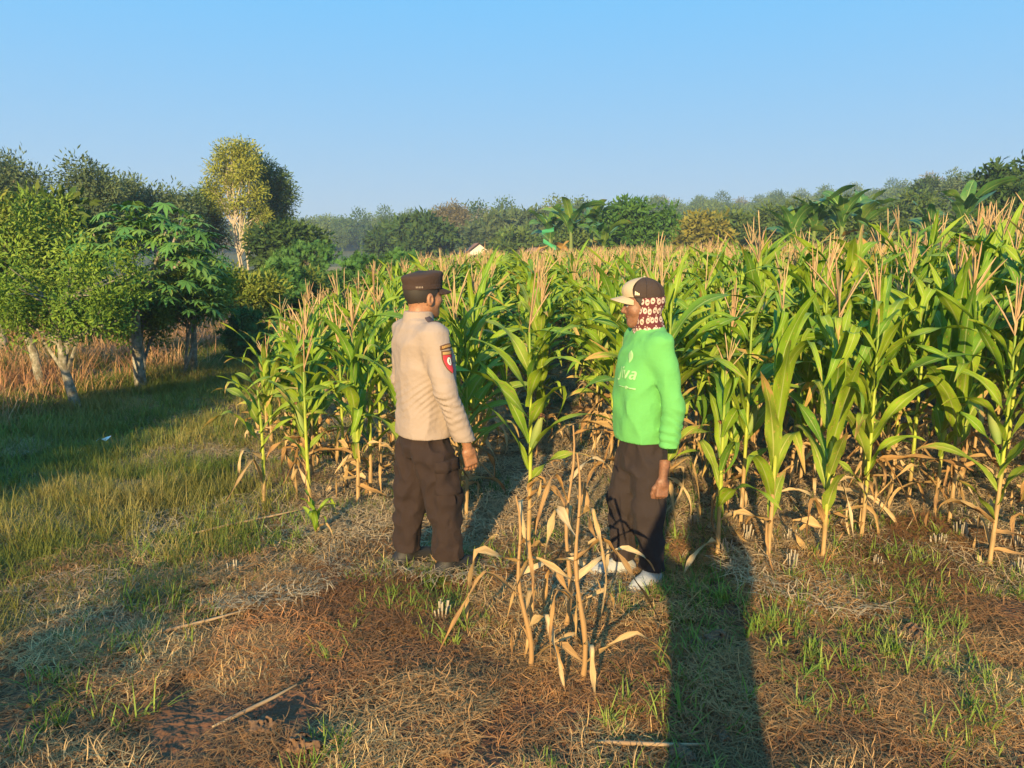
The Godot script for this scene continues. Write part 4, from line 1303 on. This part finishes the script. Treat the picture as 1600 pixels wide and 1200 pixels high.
func dome(prof: Array, rx: float, rz: float, a0: float, a1: float, seg: int, y0 := 0.0) -> MB:
	# prof: [radius share, height]; angle 0 is forward (+z)
	var mb := MB.new()
	for q in prof:
		for s in seg + 1:
			var a := lerpf(a0, a1, float(s) / seg)
			mb.add(Vector3(sin(a) * rx * float(q[0]), y0 + float(q[1]), cos(a) * rz * float(q[0])), Vector2(float(s) / seg, float(q[1]) * 8.0))
	for j in prof.size() - 1:
		for s in seg:
			var a := j * (seg + 1) + s
			mb.quad(a, a + seg + 1, a + seg + 2, a + 1)
	return mb
func brim(rx: float, rz: float, len: float, half: float, y: float, drop: float, curve: float) -> MB:
	var mb := MB.new()
	var nu := 20
	var nv := 6
	for side in 2:
		for j in nv + 1:
			var t := float(j) / nv
			for i in nu + 1:
				var u := float(i) / nu * 2.0 - 1.0
				var a := u * half
				var l := len * t * pow(maxf(cos(u * PI * 0.5), 0.0), 0.45)
				mb.add(Vector3(sin(a) * (rx + l * 0.25), y - drop * t - curve * u * u + (0.004 if side == 0 else 0.0), cos(a) * rz + l))
	var k := (nu + 1) * (nv + 1)
	for j in nv:
		for i in nu:
			var a := j * (nu + 1) + i
			mb.quad(a, a + nu + 1, a + nu + 2, a + 1)
			mb.quad(k + a, k + a + 1, k + a + nu + 2, k + a + nu + 1)
	for i in nu:
		var a := nv * (nu + 1) + i
		mb.quad(a, a + k, a + k + 1, a + 1)
	return mb

func person(label: String, at: Vector3, yaw: float, s: Dictionary) -> Dictionary:
	# local axes: +z forward, +x the person's left
	var o := thing("person", label, "person", at, yaw)
	var out := {"root": o}
	# shirt
	var sh := Field.new()
	sh.noise = cn
	for r in s.torso: sh.rows.append(PackedFloat32Array(r))
	sh.k = 0.055
	sh.ylo = s.hem
	sh.na = s.get("shirt_fold", 0.006)
	sh.ns = Vector3(4.2, 3.6, 4.2)
	sh.wr = s.get("wrinkle", 0.0)
	sh.waist = s.get("waist", 0.0)
	sh.waist_y = s.get("waist_y", 1.0)
	for a in ["L", "R"]:
		var J: Array = s["arm" + a]
		sh.bone(J[0], J[1], s.sleeve[0], s.sleeve[1], false, 0.06, 0.006)
		sh.bone(J[1], J[2], s.sleeve[1], s.sleeve[2], true, 0.012, 0.006)
	var mb := MB.new()
	nets(sh, s.get("lo", Vector3(-0.42, s.hem - 0.03, -0.3)), s.get("hi", Vector3(0.42, 1.52, 0.36)), s.get("cell", 0.009), mb)
	part("shirt", mb.mesh(s.shirt_mat), o)
	out.shirt = sh
	# trousers
	var tr := Field.new()
	tr.noise = cn
	tr.k = 0.03
	tr.rows = []
	for r in s.pelvis: tr.rows.append(PackedFloat32Array(r))
	tr.na = s.get("trouser_fold", 0.011)
	tr.ns = Vector3(5.5, 4.0, 5.5)
	tr.ylo = 0.1
	tr.yhi = s.hem + 0.05
	for a in ["L", "R"]:
		var J: Array = s["leg" + a]
		tr.bone(J[0], J[1], s.leg_r[0], s.leg_r[1])
		tr.bone(J[1], J[2], s.leg_r[1], s.leg_r[2])
	mb = MB.new()
	nets(tr, Vector3(-0.34, 0.04, -0.34), Vector3(0.34, 1.02, 0.38), s.get("cell", 0.009) * 1.1, mb)
	part("trousers", mb.mesh(s.trouser_mat), o)
	out.trousers = tr
	# shoes
	for a in ["L", "R"]:
		var J: Array = s["leg" + a]
		var f := Field.new()
		f.k = 0.03
		f.ylo = 0.0
		var an: Vector3 = J[2]
		var t: Vector3 = s.get("toe" + a, Vector3(0, 0, 1))
		f.bone(Vector3(an.x, 0.16, an.z), Vector3(an.x, 0.06, an.z - 0.01), 0.052, 0.05)
		f.bone(Vector3(an.x, 0.04, an.z) - t * 0.05, Vector3(an.x, 0.035, an.z) + t * 0.17, 0.043, 0.036)
		f.bone(Vector3(an.x, 0.06, an.z), Vector3(an.x, 0.045, an.z) + t * 0.12, 0.045, 0.042)
		mb = MB.new()
		nets(f, Vector3(an.x - 0.25, -0.02, an.z - 0.25), Vector3(an.x + 0.25, 0.24, an.z + 0.26), 0.009, mb)
		part("shoe", mb.mesh(s.shoe_mat), o)
	# body: under the clothes coarse, head and hands fine, one mesh
	var body := MB.new()
	var skin: Color = s.skin
	var under := Field.new()
	under.k = 0.05
	under.grow = -0.04
	under.rows = sh.rows
	for k in sh.a.size(): under.bone(sh.a[k], sh.b[k], sh.ra[k], sh.rb[k] * 0.85)
	for k in tr.a.size(): under.bone(tr.a[k], tr.b[k], tr.ra[k], tr.rb[k])
	nets(under, Vector3(-0.42, 0.0, -0.34), s.get("hi", Vector3(0.42, 1.5, 0.38)), 0.024, body, func(_p): return skin)
	var hx := Transform3D(Basis(Vector3.UP, s.head_yaw) * Basis(Vector3.RIGHT, s.get("head_tilt", 0.0)), s.head_at)
	var hd := Head.new()
	hd.inv = hx.affine_inverse()
	hd.ears = s.get("ears", true)
	var lips := Color(0.5, 0.32, 0.3)
	nets(hd, Vector3(-0.14, s.head_at.y - 0.17, -0.15), Vector3(0.14, s.head_at.y + 0.16, 0.16), s.get("fine", 0.0046), body, func(p):
		var q: Vector3 = hd.inv * p
		var c := skin * (1.0 + 0.22 * cn.get_noise_3dv(p * 60.0))
		if q.z > 0.055:
			if absf(q.x) > 0.012 and absf(q.x) < 0.05 and absf(q.y - 0.045 + 0.12 * maxf(absf(q.x) - 0.035, 0.0)) < 0.006: return Color(0.02, 0.014, 0.01)
			var ex := Vector2(absf(q.x) - 0.033, (q.y - 0.021) * 1.9)
			if ex.length() < 0.013: return Color(0.02, 0.012, 0.01) if ex.length() < 0.0065 else Color(0.55, 0.5, 0.46)
			if absf(q.x) < 0.024 and absf(q.y + 0.036) < 0.008: return skin * Color(0.85, 0.6, 0.6)
		return c)
	for a in ["L", "R"]:
		var J: Array = s["arm" + a]
		var h := Hand.new()
		h.setup(s["curl" + a])
		var mir := 1.0 if a == "R" else -1.0
		var dirv: Vector3 = s.get("hand_dir" + a, (J[2] - J[1]).normalized().lerp(Vector3.DOWN, 0.4)).normalized()
		var yv := -dirv
		var thumb: Vector3 = s.get("thumb" + a, Vector3(0, 0, 1))
		var zv := (thumb - yv * thumb.dot(yv)).normalized()
		var xv := yv.cross(zv)
		# palm faces the body: +x for the right hand; the left hand mirrors it
		var bb := Basis(xv * mir, yv, zv)
		var hxf := Transform3D(bb, J[2] + dirv * 0.012)
		h.inv = hxf.affine_inverse()
		var c: Vector3 = J[2] + dirv * 0.06
		nets(h, c - Vector3.ONE * 0.14, c + Vector3.ONE * 0.14, s.get("fine", 0.0042), body, func(p): return skin * (0.95 + 0.3 * cn.get_noise_3dv(p * 70.0)))
	var bm := mat(Color.WHITE, 0.55, true)
	bm.subsurf_scatter_enabled = true
	bm.subsurf_scatter_strength = 0.12
	part("body", body.mesh(bm), o)
	out.head = hd
	out.hx = hx
	# hair
	var hr := Head.new()
	hr.inv = hd.inv
	hr.ears = false
	hr.neck = false
	hr.grow = 0.006
	hr.cuts = [Plane(Vector3(0, -1, 0), 0.045), Plane(Vector3(0, -0.62, 0.78).normalized(), 0.004)]
	mb = MB.new()
	nets(hr, Vector3(-0.14, s.head_at.y - 0.08, -0.15), Vector3(0.14, s.head_at.y + 0.17, 0.16), 0.006, mb)
	for q in mb.v.size(): mb.v[q] += mb.n[q] * 0.0025 * cn.get_noise_3dv(mb.v[q] * 160.0)
	part("hair", mb.mesh(mat(lin(0.022, 0.017, 0.014), 0.7)), o)
	return out

func build_people():
	# ---- uniformed person
	var beige := cloth(lin(0.31, 0.25, 0.215), 0.25, 3.0, 71)
	var brown := cloth(lin(0.033, 0.023, 0.021), 0.25, 3.0, 72)
	var s1 := {
		"torso": [[0.78, 0.0, 0.178, 0.142], [0.92, 0.01, 0.178, 0.15], [1.04, 0.01, 0.172, 0.148], [1.2, 0.005, 0.182, 0.15], [1.3, -0.01, 0.195, 0.138], [1.375, -0.02, 0.175, 0.105], [1.415, -0.025, 0.1, 0.08], [1.44, -0.025, 0.07, 0.066]],
		"hem": 0.795, "wrinkle": 0.0018, "waist": 0.0045, "waist_y": 1.0, "shirt_fold": 0.008, "sleeve": [0.07, 0.06, 0.052],
		"armR": [Vector3(-0.178, 1.352, -0.015), Vector3(-0.258, 1.07, 0.0), Vector3(-0.262, 0.76, 0.125)],
		"armL": [Vector3(0.178, 1.352, -0.015), Vector3(0.258, 1.07, -0.01), Vector3(0.25, 0.775, 0.1)],
		"shirt_mat": beige, "trouser_mat": brown, "shoe_mat": mat(lin(0.015, 0.014, 0.014), 0.65),
		"pelvis": [[0.68, 0.0, 0.15, 0.118], [0.74, -0.005, 0.158, 0.125], [0.79, 0.0, 0.145, 0.112], [0.9, 0.0, 0.12, 0.1]],
		"legL": [Vector3(0.09, 0.68, -0.015), Vector3(0.115, 0.46, -0.03), Vector3(0.125, 0.11, -0.07)],
		"legR": [Vector3(-0.09, 0.68, 0.01), Vector3(-0.11, 0.46, 0.055), Vector3(-0.12, 0.1, 0.075)],
		"leg_r": [0.108, 0.096, 0.08], "trouser_fold": 0.02,
		"skin": Color(0.29, 0.14, 0.075), "head_yaw": 0.12, "head_tilt": 0.02, "head_at": Vector3(0, 1.525, 0.012),
		"curlR": 0.5, "curlL": 0.5}
	var off_at := Vector3(-0.48, gh(-0.48, -4.1) - 0.005, -4.1)
	var p1 := person("person in beige long-sleeved uniform shirt and dark brown cargo trousers wearing a brown cap", off_at, deg_to_rad(122), s1)
	var o: Node3D = p1.root
	var hx: Transform3D = p1.hx
	# collar
	var col := Field.new()
	col.k = 0.01
	col.bone(Vector3(0, 1.38, -0.026), Vector3(0, 1.48, -0.018), 0.088, 0.076)
	col.ylo = 1.41
	col.yhi = 1.468
	var mb := MB.new()
	nets(col, Vector3(-0.12, 1.38, -0.13), Vector3(0.12, 1.5, 0.1), 0.006, mb)
	part("collar", mb.mesh(beige), o)
	# patrol cap
	var prof := [[1.0, 0.0], [1.015, 0.01], [1.02, 0.022], [1.0, 0.026], [1.03, 0.042], [1.065, 0.062], [1.06, 0.072], [1.0, 0.08], [0.85, 0.085], [0.5, 0.089], [0.0, 0.09]]
	var cap := dome(prof, 0.09, 0.11, 0, TAU, 36, 0.058)
	for q in cap.v.size():
		var p := cap.v[q]
		cap.v[q] += Vector3(0, (0.012 * p.z / 0.11) * smoothstep(0.07, 0.14, p.y), 0) + Vector3.ONE * 0.003 * cn.get_noise_3dv(p * 22.0)
	var cx := hx * Transform3D(Basis(Vector3.RIGHT, -0.03), Vector3(0, 0.0, -0.006))
	var cm := cloth(lin(0.05, 0.033, 0.028), 0.2, 6.0, 73)
	var ca := part("cap", cap.mesh(cm), o, cx)
	part("brim", brim(0.088, 0.1, 0.072, 0.95, 0.062, 0.026, 0.012).mesh(cm), ca)
	# embroidered letters at the cap's rear edge, too small to read
	for k in 5:
		var bm := BoxMesh.new()
		bm.size = Vector3(0.004, 0.009, 0.003)
		var a := -2.35 + k * 0.075
		part("stitched_mark", bm, ca, Transform3D(Basis(Vector3.UP, a), Vector3(sin(a) * 0.0925, 0.071, cos(a) * 0.1125)), mat(lin(0.25, 0.2, 0.16), 0.8))
	# sleeve badge: right upper arm, outer side
	var sh = p1.shirt
	var inw := Vector3(0.93, 0.05, -0.36).normalized()
	var right := Vector3(0.36, 0, 0.93).normalized()
	var up := inw.cross(right).normalized()
	if up.y < 0: up = -up
	var shield := func(v): return 1.0 if v < 0.3 else sqrt(maxf(1.0 - pow((v - 0.3) / 0.71, 1.7), 0.0))
	var im := Image.create(96, 120, false, Image.FORMAT_RGB8)
	for y in 120:
		for x in 96:
			var v := y / 119.0
			var uu := absf(x / 95.0 - 0.5) * 2.0
			var hw: float = shield.call(v)
			var hw2: float = shield.call(minf(v + 0.06, 1.0))
			var c := Color(0.5, 0.035, 0.045)
			if v < 0.16: c = Color(0.42, 0.26, 0.09)
			if v < 0.05 or (v > 0.16 and v < 0.2) or uu > hw - 0.09 or uu > hw2: c = Color(0.09, 0.04, 0.015)
			var q := Vector2((x / 95.0 - 0.5) * 0.9, v - 0.48)
			if q.length() < 0.2: c = Color(0.06, 0.04, 0.03) if q.length() > 0.18 else Color(0.75, 0.7, 0.6)
			if absf(q.x) < 0.055 - absf(q.y) * 0.2 and absf(q.y) < 0.11 and (y % 9 > 2 or absf(q.x) < 0.02): c = Color(0.1, 0.07, 0.03)
			im.set_pixel(x, y, c.linear_to_srgb())
	var bmat := mat(Color.WHITE, 0.8)
	bmat.albedo_texture = tex(im)
	part("shield_badge", patch(sh, Vector3(-0.27, 1.225, 0.02), right, up, inw, 0.078, 0.112, 0.004, shield).mesh(bmat), o)
	var im2 := Image.create(96, 24, false, Image.FORMAT_RGB8)
	for y in 24:
		for x in 96:
			var c := Color(0.1, 0.045, 0.015)
			if x > 7 and x < 88 and y > 5 and y < 18 and (x % 9 < 6) and not (x % 9 == 3 and y > 8 and y < 15): c = Color(0.5, 0.3, 0.08)
			im2.set_pixel(x, y, c.linear_to_srgb())
	var tmat := mat(Color.WHITE, 0.8)
	tmat.albedo_texture = tex(im2)
	var tab := patch(sh, Vector3(-0.27, 1.305, 0.02), right, up, inw, 0.086, 0.022, 0.004, func(_v): return 1.0, 14, 5)
	for q in tab.v.size():
		var d := (tab.v[q] - Vector3(-0.25, 1.305, 0.02)).dot(right) / 0.043
		tab.v[q] += Vector3(0, -0.007 * d * d, 0)
	part("sleeve_tab", tab.mesh(tmat), o)
	# chest name tag and pocket
	var cin := Vector3(0.12, 0, -1).normalized()
	part("name_tag", patch(sh, Vector3(-0.115, 1.215, 0.15), Vector3(-0.99, 0, -0.12), Vector3.UP, cin, 0.085, 0.03, 0.006, func(_v): return 1.0, 8, 5).mesh(mat(lin(0.42, 0.3, 0.22), 0.6)), o)
	part("chest_pocket", patch(sh, Vector3(-0.1, 1.14, 0.15), Vector3(-0.99, 0, -0.12), Vector3.UP, cin, 0.12, 0.1, 0.004, func(_v): return 1.0, 8, 8).mesh(beige), o)
	# shoulder strap
	part("shoulder_strap", patch(sh, Vector3(-0.13, 1.45, 0.0), Vector3(0.0, 0, 1), Vector3(0.88, 0.47, 0), Vector3(0.35, -0.94, 0).normalized(), 0.045, 0.11, 0.005, func(_v): return 1.0, 5, 8).mesh(mat(lin(0.06, 0.045, 0.05), 0.7)), o)
	# cargo pockets with flaps on both legs
	var tr = p1.trousers
	for sx in [-1.0, 1.0]:
		var pin := Vector3(-sx, 0, 0.0)
		var z0 := 0.04 if sx < 0 else -0.02
		part("cargo_pocket", patch(tr, Vector3(sx * 0.24, 0.585, z0), Vector3(0, 0, 1), Vector3.UP, pin, 0.14, 0.17, 0.016, func(_v): return 1.0, 9, 10).mesh(brown), o)
		part("pocket_flap", patch(tr, Vector3(sx * 0.24, 0.655, z0), Vector3(0, 0, 1), Vector3.UP, pin, 0.155, 0.06, 0.026, func(_v): return 1.0, 9, 5).mesh(brown), o)

	# ---- farmer
	var green := cloth(lin(0.115, 0.38, 0.11), 0.2, 3.0, 74)
	var black := cloth(lin(0.035, 0.027, 0.026), 0.25, 3.0, 75)
	var s2 := {
		"torso": [[0.74, 0.01, 0.16, 0.125], [0.9, 0.018, 0.163, 0.137], [1.02, 0.02, 0.163, 0.14], [1.15, 0.01, 0.168, 0.136], [1.26, -0.005, 0.172, 0.125], [1.335, -0.015, 0.16, 0.1], [1.38, -0.02, 0.1, 0.085], [1.41, -0.02, 0.07, 0.07]],
		"hem": 0.8, "wrinkle": 0.0035, "waist": 0.0, "shirt_fold": 0.011, "sleeve": [0.066, 0.057, 0.05],
		"armL": [Vector3(0.165, 1.315, -0.02), Vector3(0.222, 1.0, -0.075), Vector3(0.225, 0.645, -0.025)],
		"armR": [Vector3(-0.165, 1.315, -0.02), Vector3(-0.225, 1.0, -0.05), Vector3(-0.215, 0.66, -0.02)],
		"shirt_mat": green, "trouser_mat": black, "shoe_mat": cloth(lin(0.36, 0.36, 0.34), 0.3, 5.0, 76),
		"pelvis": [[0.64, 0.0, 0.145, 0.112], [0.74, -0.005, 0.148, 0.118], [0.8, 0.0, 0.135, 0.105], [0.9, 0.0, 0.12, 0.1]],
		"legL": [Vector3(0.084, 0.66, -0.01), Vector3(0.1, 0.44, 0.0), Vector3(0.1, 0.12, -0.035)],
		"legR": [Vector3(-0.084, 0.66, 0.01), Vector3(-0.1, 0.44, 0.06), Vector3(-0.1, 0.12, 0.06)],
		"leg_r": [0.1, 0.088, 0.074], "trouser_fold": 0.018,
		"toeL": Vector3(0.5, 0, 0.87),
		"skin": Color(0.22, 0.105, 0.06), "ears": false, "head_yaw": -0.32, "head_tilt": 0.04, "head_at": Vector3(0, 1.487, 0.02),
		"curlL": 1.45, "curlR": 0.8}
	var p2 := person("person in bright green long-sleeved jersey and black trousers with cap and neck scarf", Vector3(0.71, gh(0.71, -4.08) - 0.005, -4.08), deg_to_rad(-74), s2)
	p2.root.scale = Vector3(0.96, 1.03, 0.96)
	o = p2.root
	hx = p2.hx
	sh = p2.shirt
	# neck scarf pulled up over ears and nape
	var gt := Scarf.new()
	gt.noise = cn
	var gh_ := Head.new()
	gh_.inv = hx.affine_inverse()
	gh_.ears = false
	gh_.grow = 0.016
	gh_.cuts = [Plane(Vector3(0, 0.2, 1).normalized(), 0.022), Plane(Vector3(0, 1, 0), 0.06)]
	gt.head = gh_
	gt.a = Vector3(0, 1.33, -0.028)
	gt.b = Vector3(0, 1.43, -0.006)
	mb = MB.new()
	var hinv := hx.affine_inverse()
	nets(gt, Vector3(-0.15, 1.32, -0.16), Vector3(0.15, 1.6, 0.12), 0.006, mb, null, func(p):
		var q: Vector3 = hinv * p
		return Vector2((atan2(q.x, -q.z) / TAU + 0.5) * 2.0, -q.y * 2.6 + 0.5))
	var gi := Image.create(256, 256, false, Image.FORMAT_RGB8)
	gi.fill(Color(0.11, 0.022, 0.024).linear_to_srgb())
	var cream := Color(0.55, 0.44, 0.37)
	for cell in 80:
		var gx := (cell % 10) * 25.6 + (12.0 if (cell / 10) % 2 else 0.0)
		var gy := (cell / 10) * 32.0 + 6.0
		var ox := rf(-3, 3)
		var oy := rf(-3, 3)
		var rot := rf(-0.8, 0.8)
		for yy in range(-17, 18):
			for xx in range(-15, 16):
				var q := Vector2(xx, yy).rotated(rot)
				var body_ := (q / Vector2(10.5, 11.0)).length()
				var tail := ((q - Vector2(4, -12)) / Vector2(3.6, 6.0)).length()
				var cut := ((q - Vector2(-1, 1)) / Vector2(5.5, 1.9)).length()
				if (body_ < 1.0 and cut > 1.0) or (tail < 1.0 and body_ > 1.22):
					gi.set_pixel(posmod(int(gx + ox + xx), 256), posmod(int(gy + oy + yy), 256), (cream * (1.0 - 0.12 * R.randf())).linear_to_srgb())
	var gm := mat(Color.WHITE, 0.9)
	gm.albedo_texture = tex(gi)
	part("neck_scarf", mb.mesh(gm), o)
	# cap: pale front panels and brim, dark rear panels
	var pf := []
	for k in 9:
		var t := k / 8.0
		pf.append([cos(t * PI * 0.5) * (1.0 + 0.1 * sin(t * PI)), sin(t * PI * 0.5) * 0.1])
	var tan_m := cloth(lin(0.42, 0.34, 0.23), 0.2, 6.0, 77)
	var cb := cloth(lin(0.055, 0.04, 0.034), 0.2, 6.0, 78)
	cx = hx * Transform3D(Basis(Vector3.RIGHT, -0.06), Vector3(0, 0.06, -0.006))
	var fa := 0.98
	var rear := dome(pf, 0.092, 0.112, fa, TAU - fa, 30)
	ca = part("cap", rear.mesh(cb), o, cx)
	var fr := dome(pf, 0.0925, 0.1125, -fa, fa, 20)
	for q in fr.v.size():
		var p := fr.v[q]
		if p.z > 0: fr.v[q].z += 0.012 * sin(clampf(p.y / 0.108, 0, 1) * PI) * smoothstep(0.0, 0.08, p.z)
	part("front_panel", fr.mesh(tan_m), ca)
	part("brim", brim(0.09, 0.104, 0.078, 0.95, 0.002, 0.02, 0.022).mesh(tan_m), ca)
	var seam := MB.new()
	for a in [1.6, 2.4]:
		var pts := []
		for q in pf: pts.append(Vector3(sin(a) * 0.0935 * float(q[0]), q[1], cos(a) * 0.1135 * float(q[0])))
		seam.tube(pts, [0.0015, 0.0015, 0.0015, 0.0015, 0.0015, 0.0015, 0.0015, 0.0015, 0.0015], 4, [Color(0.05, 0.035, 0.03)])
	part("seam", seam.mesh(M.vc), ca)
	var bt := SphereMesh.new()
	bt.radius = 0.007
	bt.height = 0.01
	part("button", bt, ca, Transform3D(Basis.IDENTITY, Vector3(0, 0.101, 0)), tan_m)
	# small flag-shaped emblem on the cap's left temple
	var em := MB.new()
	for k in 3:
		var z0 := 0.058 - k * 0.0085
		var hh := 0.02 - 0.004 * k
		var ids := []
		for q in [[z0, 0.012], [z0 - 0.0065, 0.012], [z0 - 0.0065, 0.012 + hh - 0.003], [z0, 0.012 + hh]]:
			var a := acos(clampf(float(q[0]) / 0.1165, -1, 1))
			ids.append(em.add(Vector3(sin(a) * 0.0975, q[1], q[0])))
		em.quad(ids[0], ids[1], ids[2], ids[3])
	part("emblem", em.mesh(mat(lin(0.72, 0.62, 0.42), 0.7)), ca)
	# chest print
	var ci := Vector3(0, 0, -1)
	var rt := Vector3(1, 0, 0)
	var tm := TextMesh.new()
	var sf := SystemFont.new()
	sf.font_names = PackedStringArray(["Droid Sans"])
	sf.font_weight = 700
	tm.font = sf
	tm.text = "Jiva"
	tm.font_size = 32
	tm.pixel_size = 0.0024
	tm.depth = 0.0
	var white := mat(lin(0.28, 0.48, 0.22), 0.8)
	var arr := tm.get_mesh_arrays()
	var pm := MB.new()
	pm.v = arr[Mesh.ARRAY_VERTEX]
	for q in pm.v.size(): pm.v[q] = drape(sh, Vector3(0.07, 1.165, 0.2), rt, Vector3.UP, ci, pm.v[q].x, pm.v[q].y, 0.003)
	pm.i = arr[Mesh.ARRAY_INDEX]
	pm.u.resize(pm.v.size())
	pm.c.resize(pm.v.size())
	pm.c.fill(Color.WHITE)
	part("chest_print", pm.mesh(white), o)
	var lf := func(v): return sin(pow(v, 0.8) * PI) * 0.98 + 0.02
	part("leaf_emblem", patch(sh, Vector3(0.065, 1.25, 0.2), rt, Vector3.UP, ci, 0.036, 0.062, 0.003, lf, 8, 12).mesh(white), o)
	part("small_print", patch(sh, Vector3(0.085, 1.095, 0.2), rt, Vector3.UP, ci, 0.03, 0.018, 0.003, lf, 8, 6).mesh(white), o)
	part("small_print", patch(sh, Vector3(0.12, 1.093, 0.2), rt, Vector3.UP, ci, 0.035, 0.008, 0.003, func(_v): return 1.0, 8, 4).mesh(white), o)
	part("small_print", patch(sh, Vector3(0.04, 1.095, 0.2), rt, Vector3.UP, ci, 0.045, 0.004, 0.003, func(_v): return 1.0, 8, 4).mesh(white), o)

	# ---- the photographer, whose shadow falls on the straw
	var s3 := {
		"torso": s1.torso, "hem": 0.8, "sleeve": [0.07, 0.06, 0.05], "cell": 0.018, "fine": 0.0075,
		"armR": [Vector3(-0.185, 1.36, 0.0), Vector3(-0.26, 1.38, 0.22), Vector3(-0.1, 1.68, 0.36)],
		"armL": [Vector3(0.185, 1.36, 0.0), Vector3(0.26, 1.38, 0.22), Vector3(0.1, 1.68, 0.36)],
		"hand_dirR": Vector3(0.15, 0.95, 0.1), "hand_dirL": Vector3(-0.15, 0.95, 0.1), "thumbR": Vector3(0, 0, -1), "thumbL": Vector3(0, 0, -1),
		"lo": Vector3(-0.45, 0.77, -0.3), "hi": Vector3(0.45, 1.85, 0.5),
		"shirt_mat": mat(lin(0.1, 0.1, 0.12), 0.9), "trouser_mat": mat(lin(0.04, 0.04, 0.045), 0.9), "shoe_mat": mat(lin(0.03, 0.03, 0.03), 0.6),
		"pelvis": s1.pelvis, "legL": [Vector3(0.09, 0.68, 0), Vector3(0.105, 0.46, 0.02), Vector3(0.11, 0.1, 0)], "legR": [Vector3(-0.09, 0.68, 0), Vector3(-0.105, 0.46, 0.02), Vector3(-0.11, 0.1, 0)],
		"leg_r": [0.105, 0.09, 0.085], "skin": Color(0.3, 0.15, 0.08), "head_yaw": 0.0, "head_at": Vector3(0, 1.52, 0.02), "curlL": 0.6, "curlR": 0.6}
	person("person in dark shirt holding a phone up with both hands to take a picture", Vector3(0.12, gh(0.12, 0.42) - 0.005, 0.42), PI, s3)
	var ph := BoxMesh.new()
	ph.size = Vector3(0.16, 0.076, 0.009)
	single("phone", ph, "dark phone held up in both hands by the person in a dark shirt", "phone", Transform3D(Basis(Vector3.RIGHT, deg_to_rad(-9.93)), Vector3(0.06, 1.79, 0.035)), "", mat(lin(0.02, 0.02, 0.022), 0.3))

class Scarf:
	var head
	var noise: FastNoiseLite
	var a: Vector3
	var b: Vector3
	func d(p: Vector3) -> float:
		var h: float = head.d(p)
		var n: float = Q.cap_d(p, a, b, 0.098, 0.078)
		n = maxf(n, p.y - 1.455)
		n = maxf(n, 1.345 - p.y - 0.25 * p.z)
		n += 0.0045 * sin(p.y * 260.0 + 7.0 * noise.get_noise_3dv(p * 9.0))
		return Q.smin(h, n, 0.02) + 0.003 * noise.get_noise_3dv(p * 20.0)

func _ready():
	# ---- camera
	var cam := Camera3D.new()
	cam.name = "camera"
	cam.fov = 53.13
	cam.near = 0.03
	cam.far = 2000.0
	cam.position = Vector3(0, 1.8, 0)
	cam.rotation_degrees = Vector3(-9.93, 0, 0)
	add_child(cam)
	cam.current = true
	# ---- sky, exposure, haze
	var env := Environment.new()
	env.background_mode = Environment.BG_SKY
	var sk := ProceduralSkyMaterial.new()
	sk.sky_top_color = Color(0.22, 0.55, 0.745)
	sk.sky_horizon_color = Color(0.55, 0.605, 0.645)
	sk.sky_curve = 0.15
	sk.ground_bottom_color = Color(0.3, 0.27, 0.2)
	sk.ground_horizon_color = Color(0.45, 0.46, 0.45)
	sk.sun_angle_max = 40.0
	sk.sun_curve = 0.4
	var sky := Sky.new()
	sky.sky_material = sk
	env.sky = sky
	env.tonemap_mode = Environment.TONE_MAPPER_LINEAR
	env.tonemap_exposure = 2.1
	env.fog_enabled = true
	env.fog_density = 0.0013
	env.fog_light_color = Color(0.75, 0.84, 0.95)
	env.sdfgi_enabled = true
	env.ssao_enabled = true
	env.ssil_enabled = true
	var we := WorldEnvironment.new()
	we.name = "environment"
	we.environment = env
	add_child(we)
	# ---- sun, low behind the camera
	var sun := DirectionalLight3D.new()
	sun.name = "sun"
	sun.light_color = Color(1.0, 0.87, 0.64)
	sun.light_energy = 1.6
	sun.light_angular_distance = 0.5
	sun.shadow_enabled = true
	var e := deg_to_rad(SUN_E)
	var a := deg_to_rad(SUN_A)
	sun.basis = Basis.looking_at(Vector3(sin(a) * cos(e), -sin(e), -cos(a) * cos(e)))
	add_child(sun)
	# ---- scene
	R.seed = 4711
	gn.seed = 5
	gn.frequency = 0.5
	gn.fractal_octaves = 3
	cn.seed = 9
	cn.frequency = 1.0
	cn.fractal_octaves = 2
	make_materials()
	build_ground()
	build_people()
	build_maize()
	build_trees()
	build_grass()
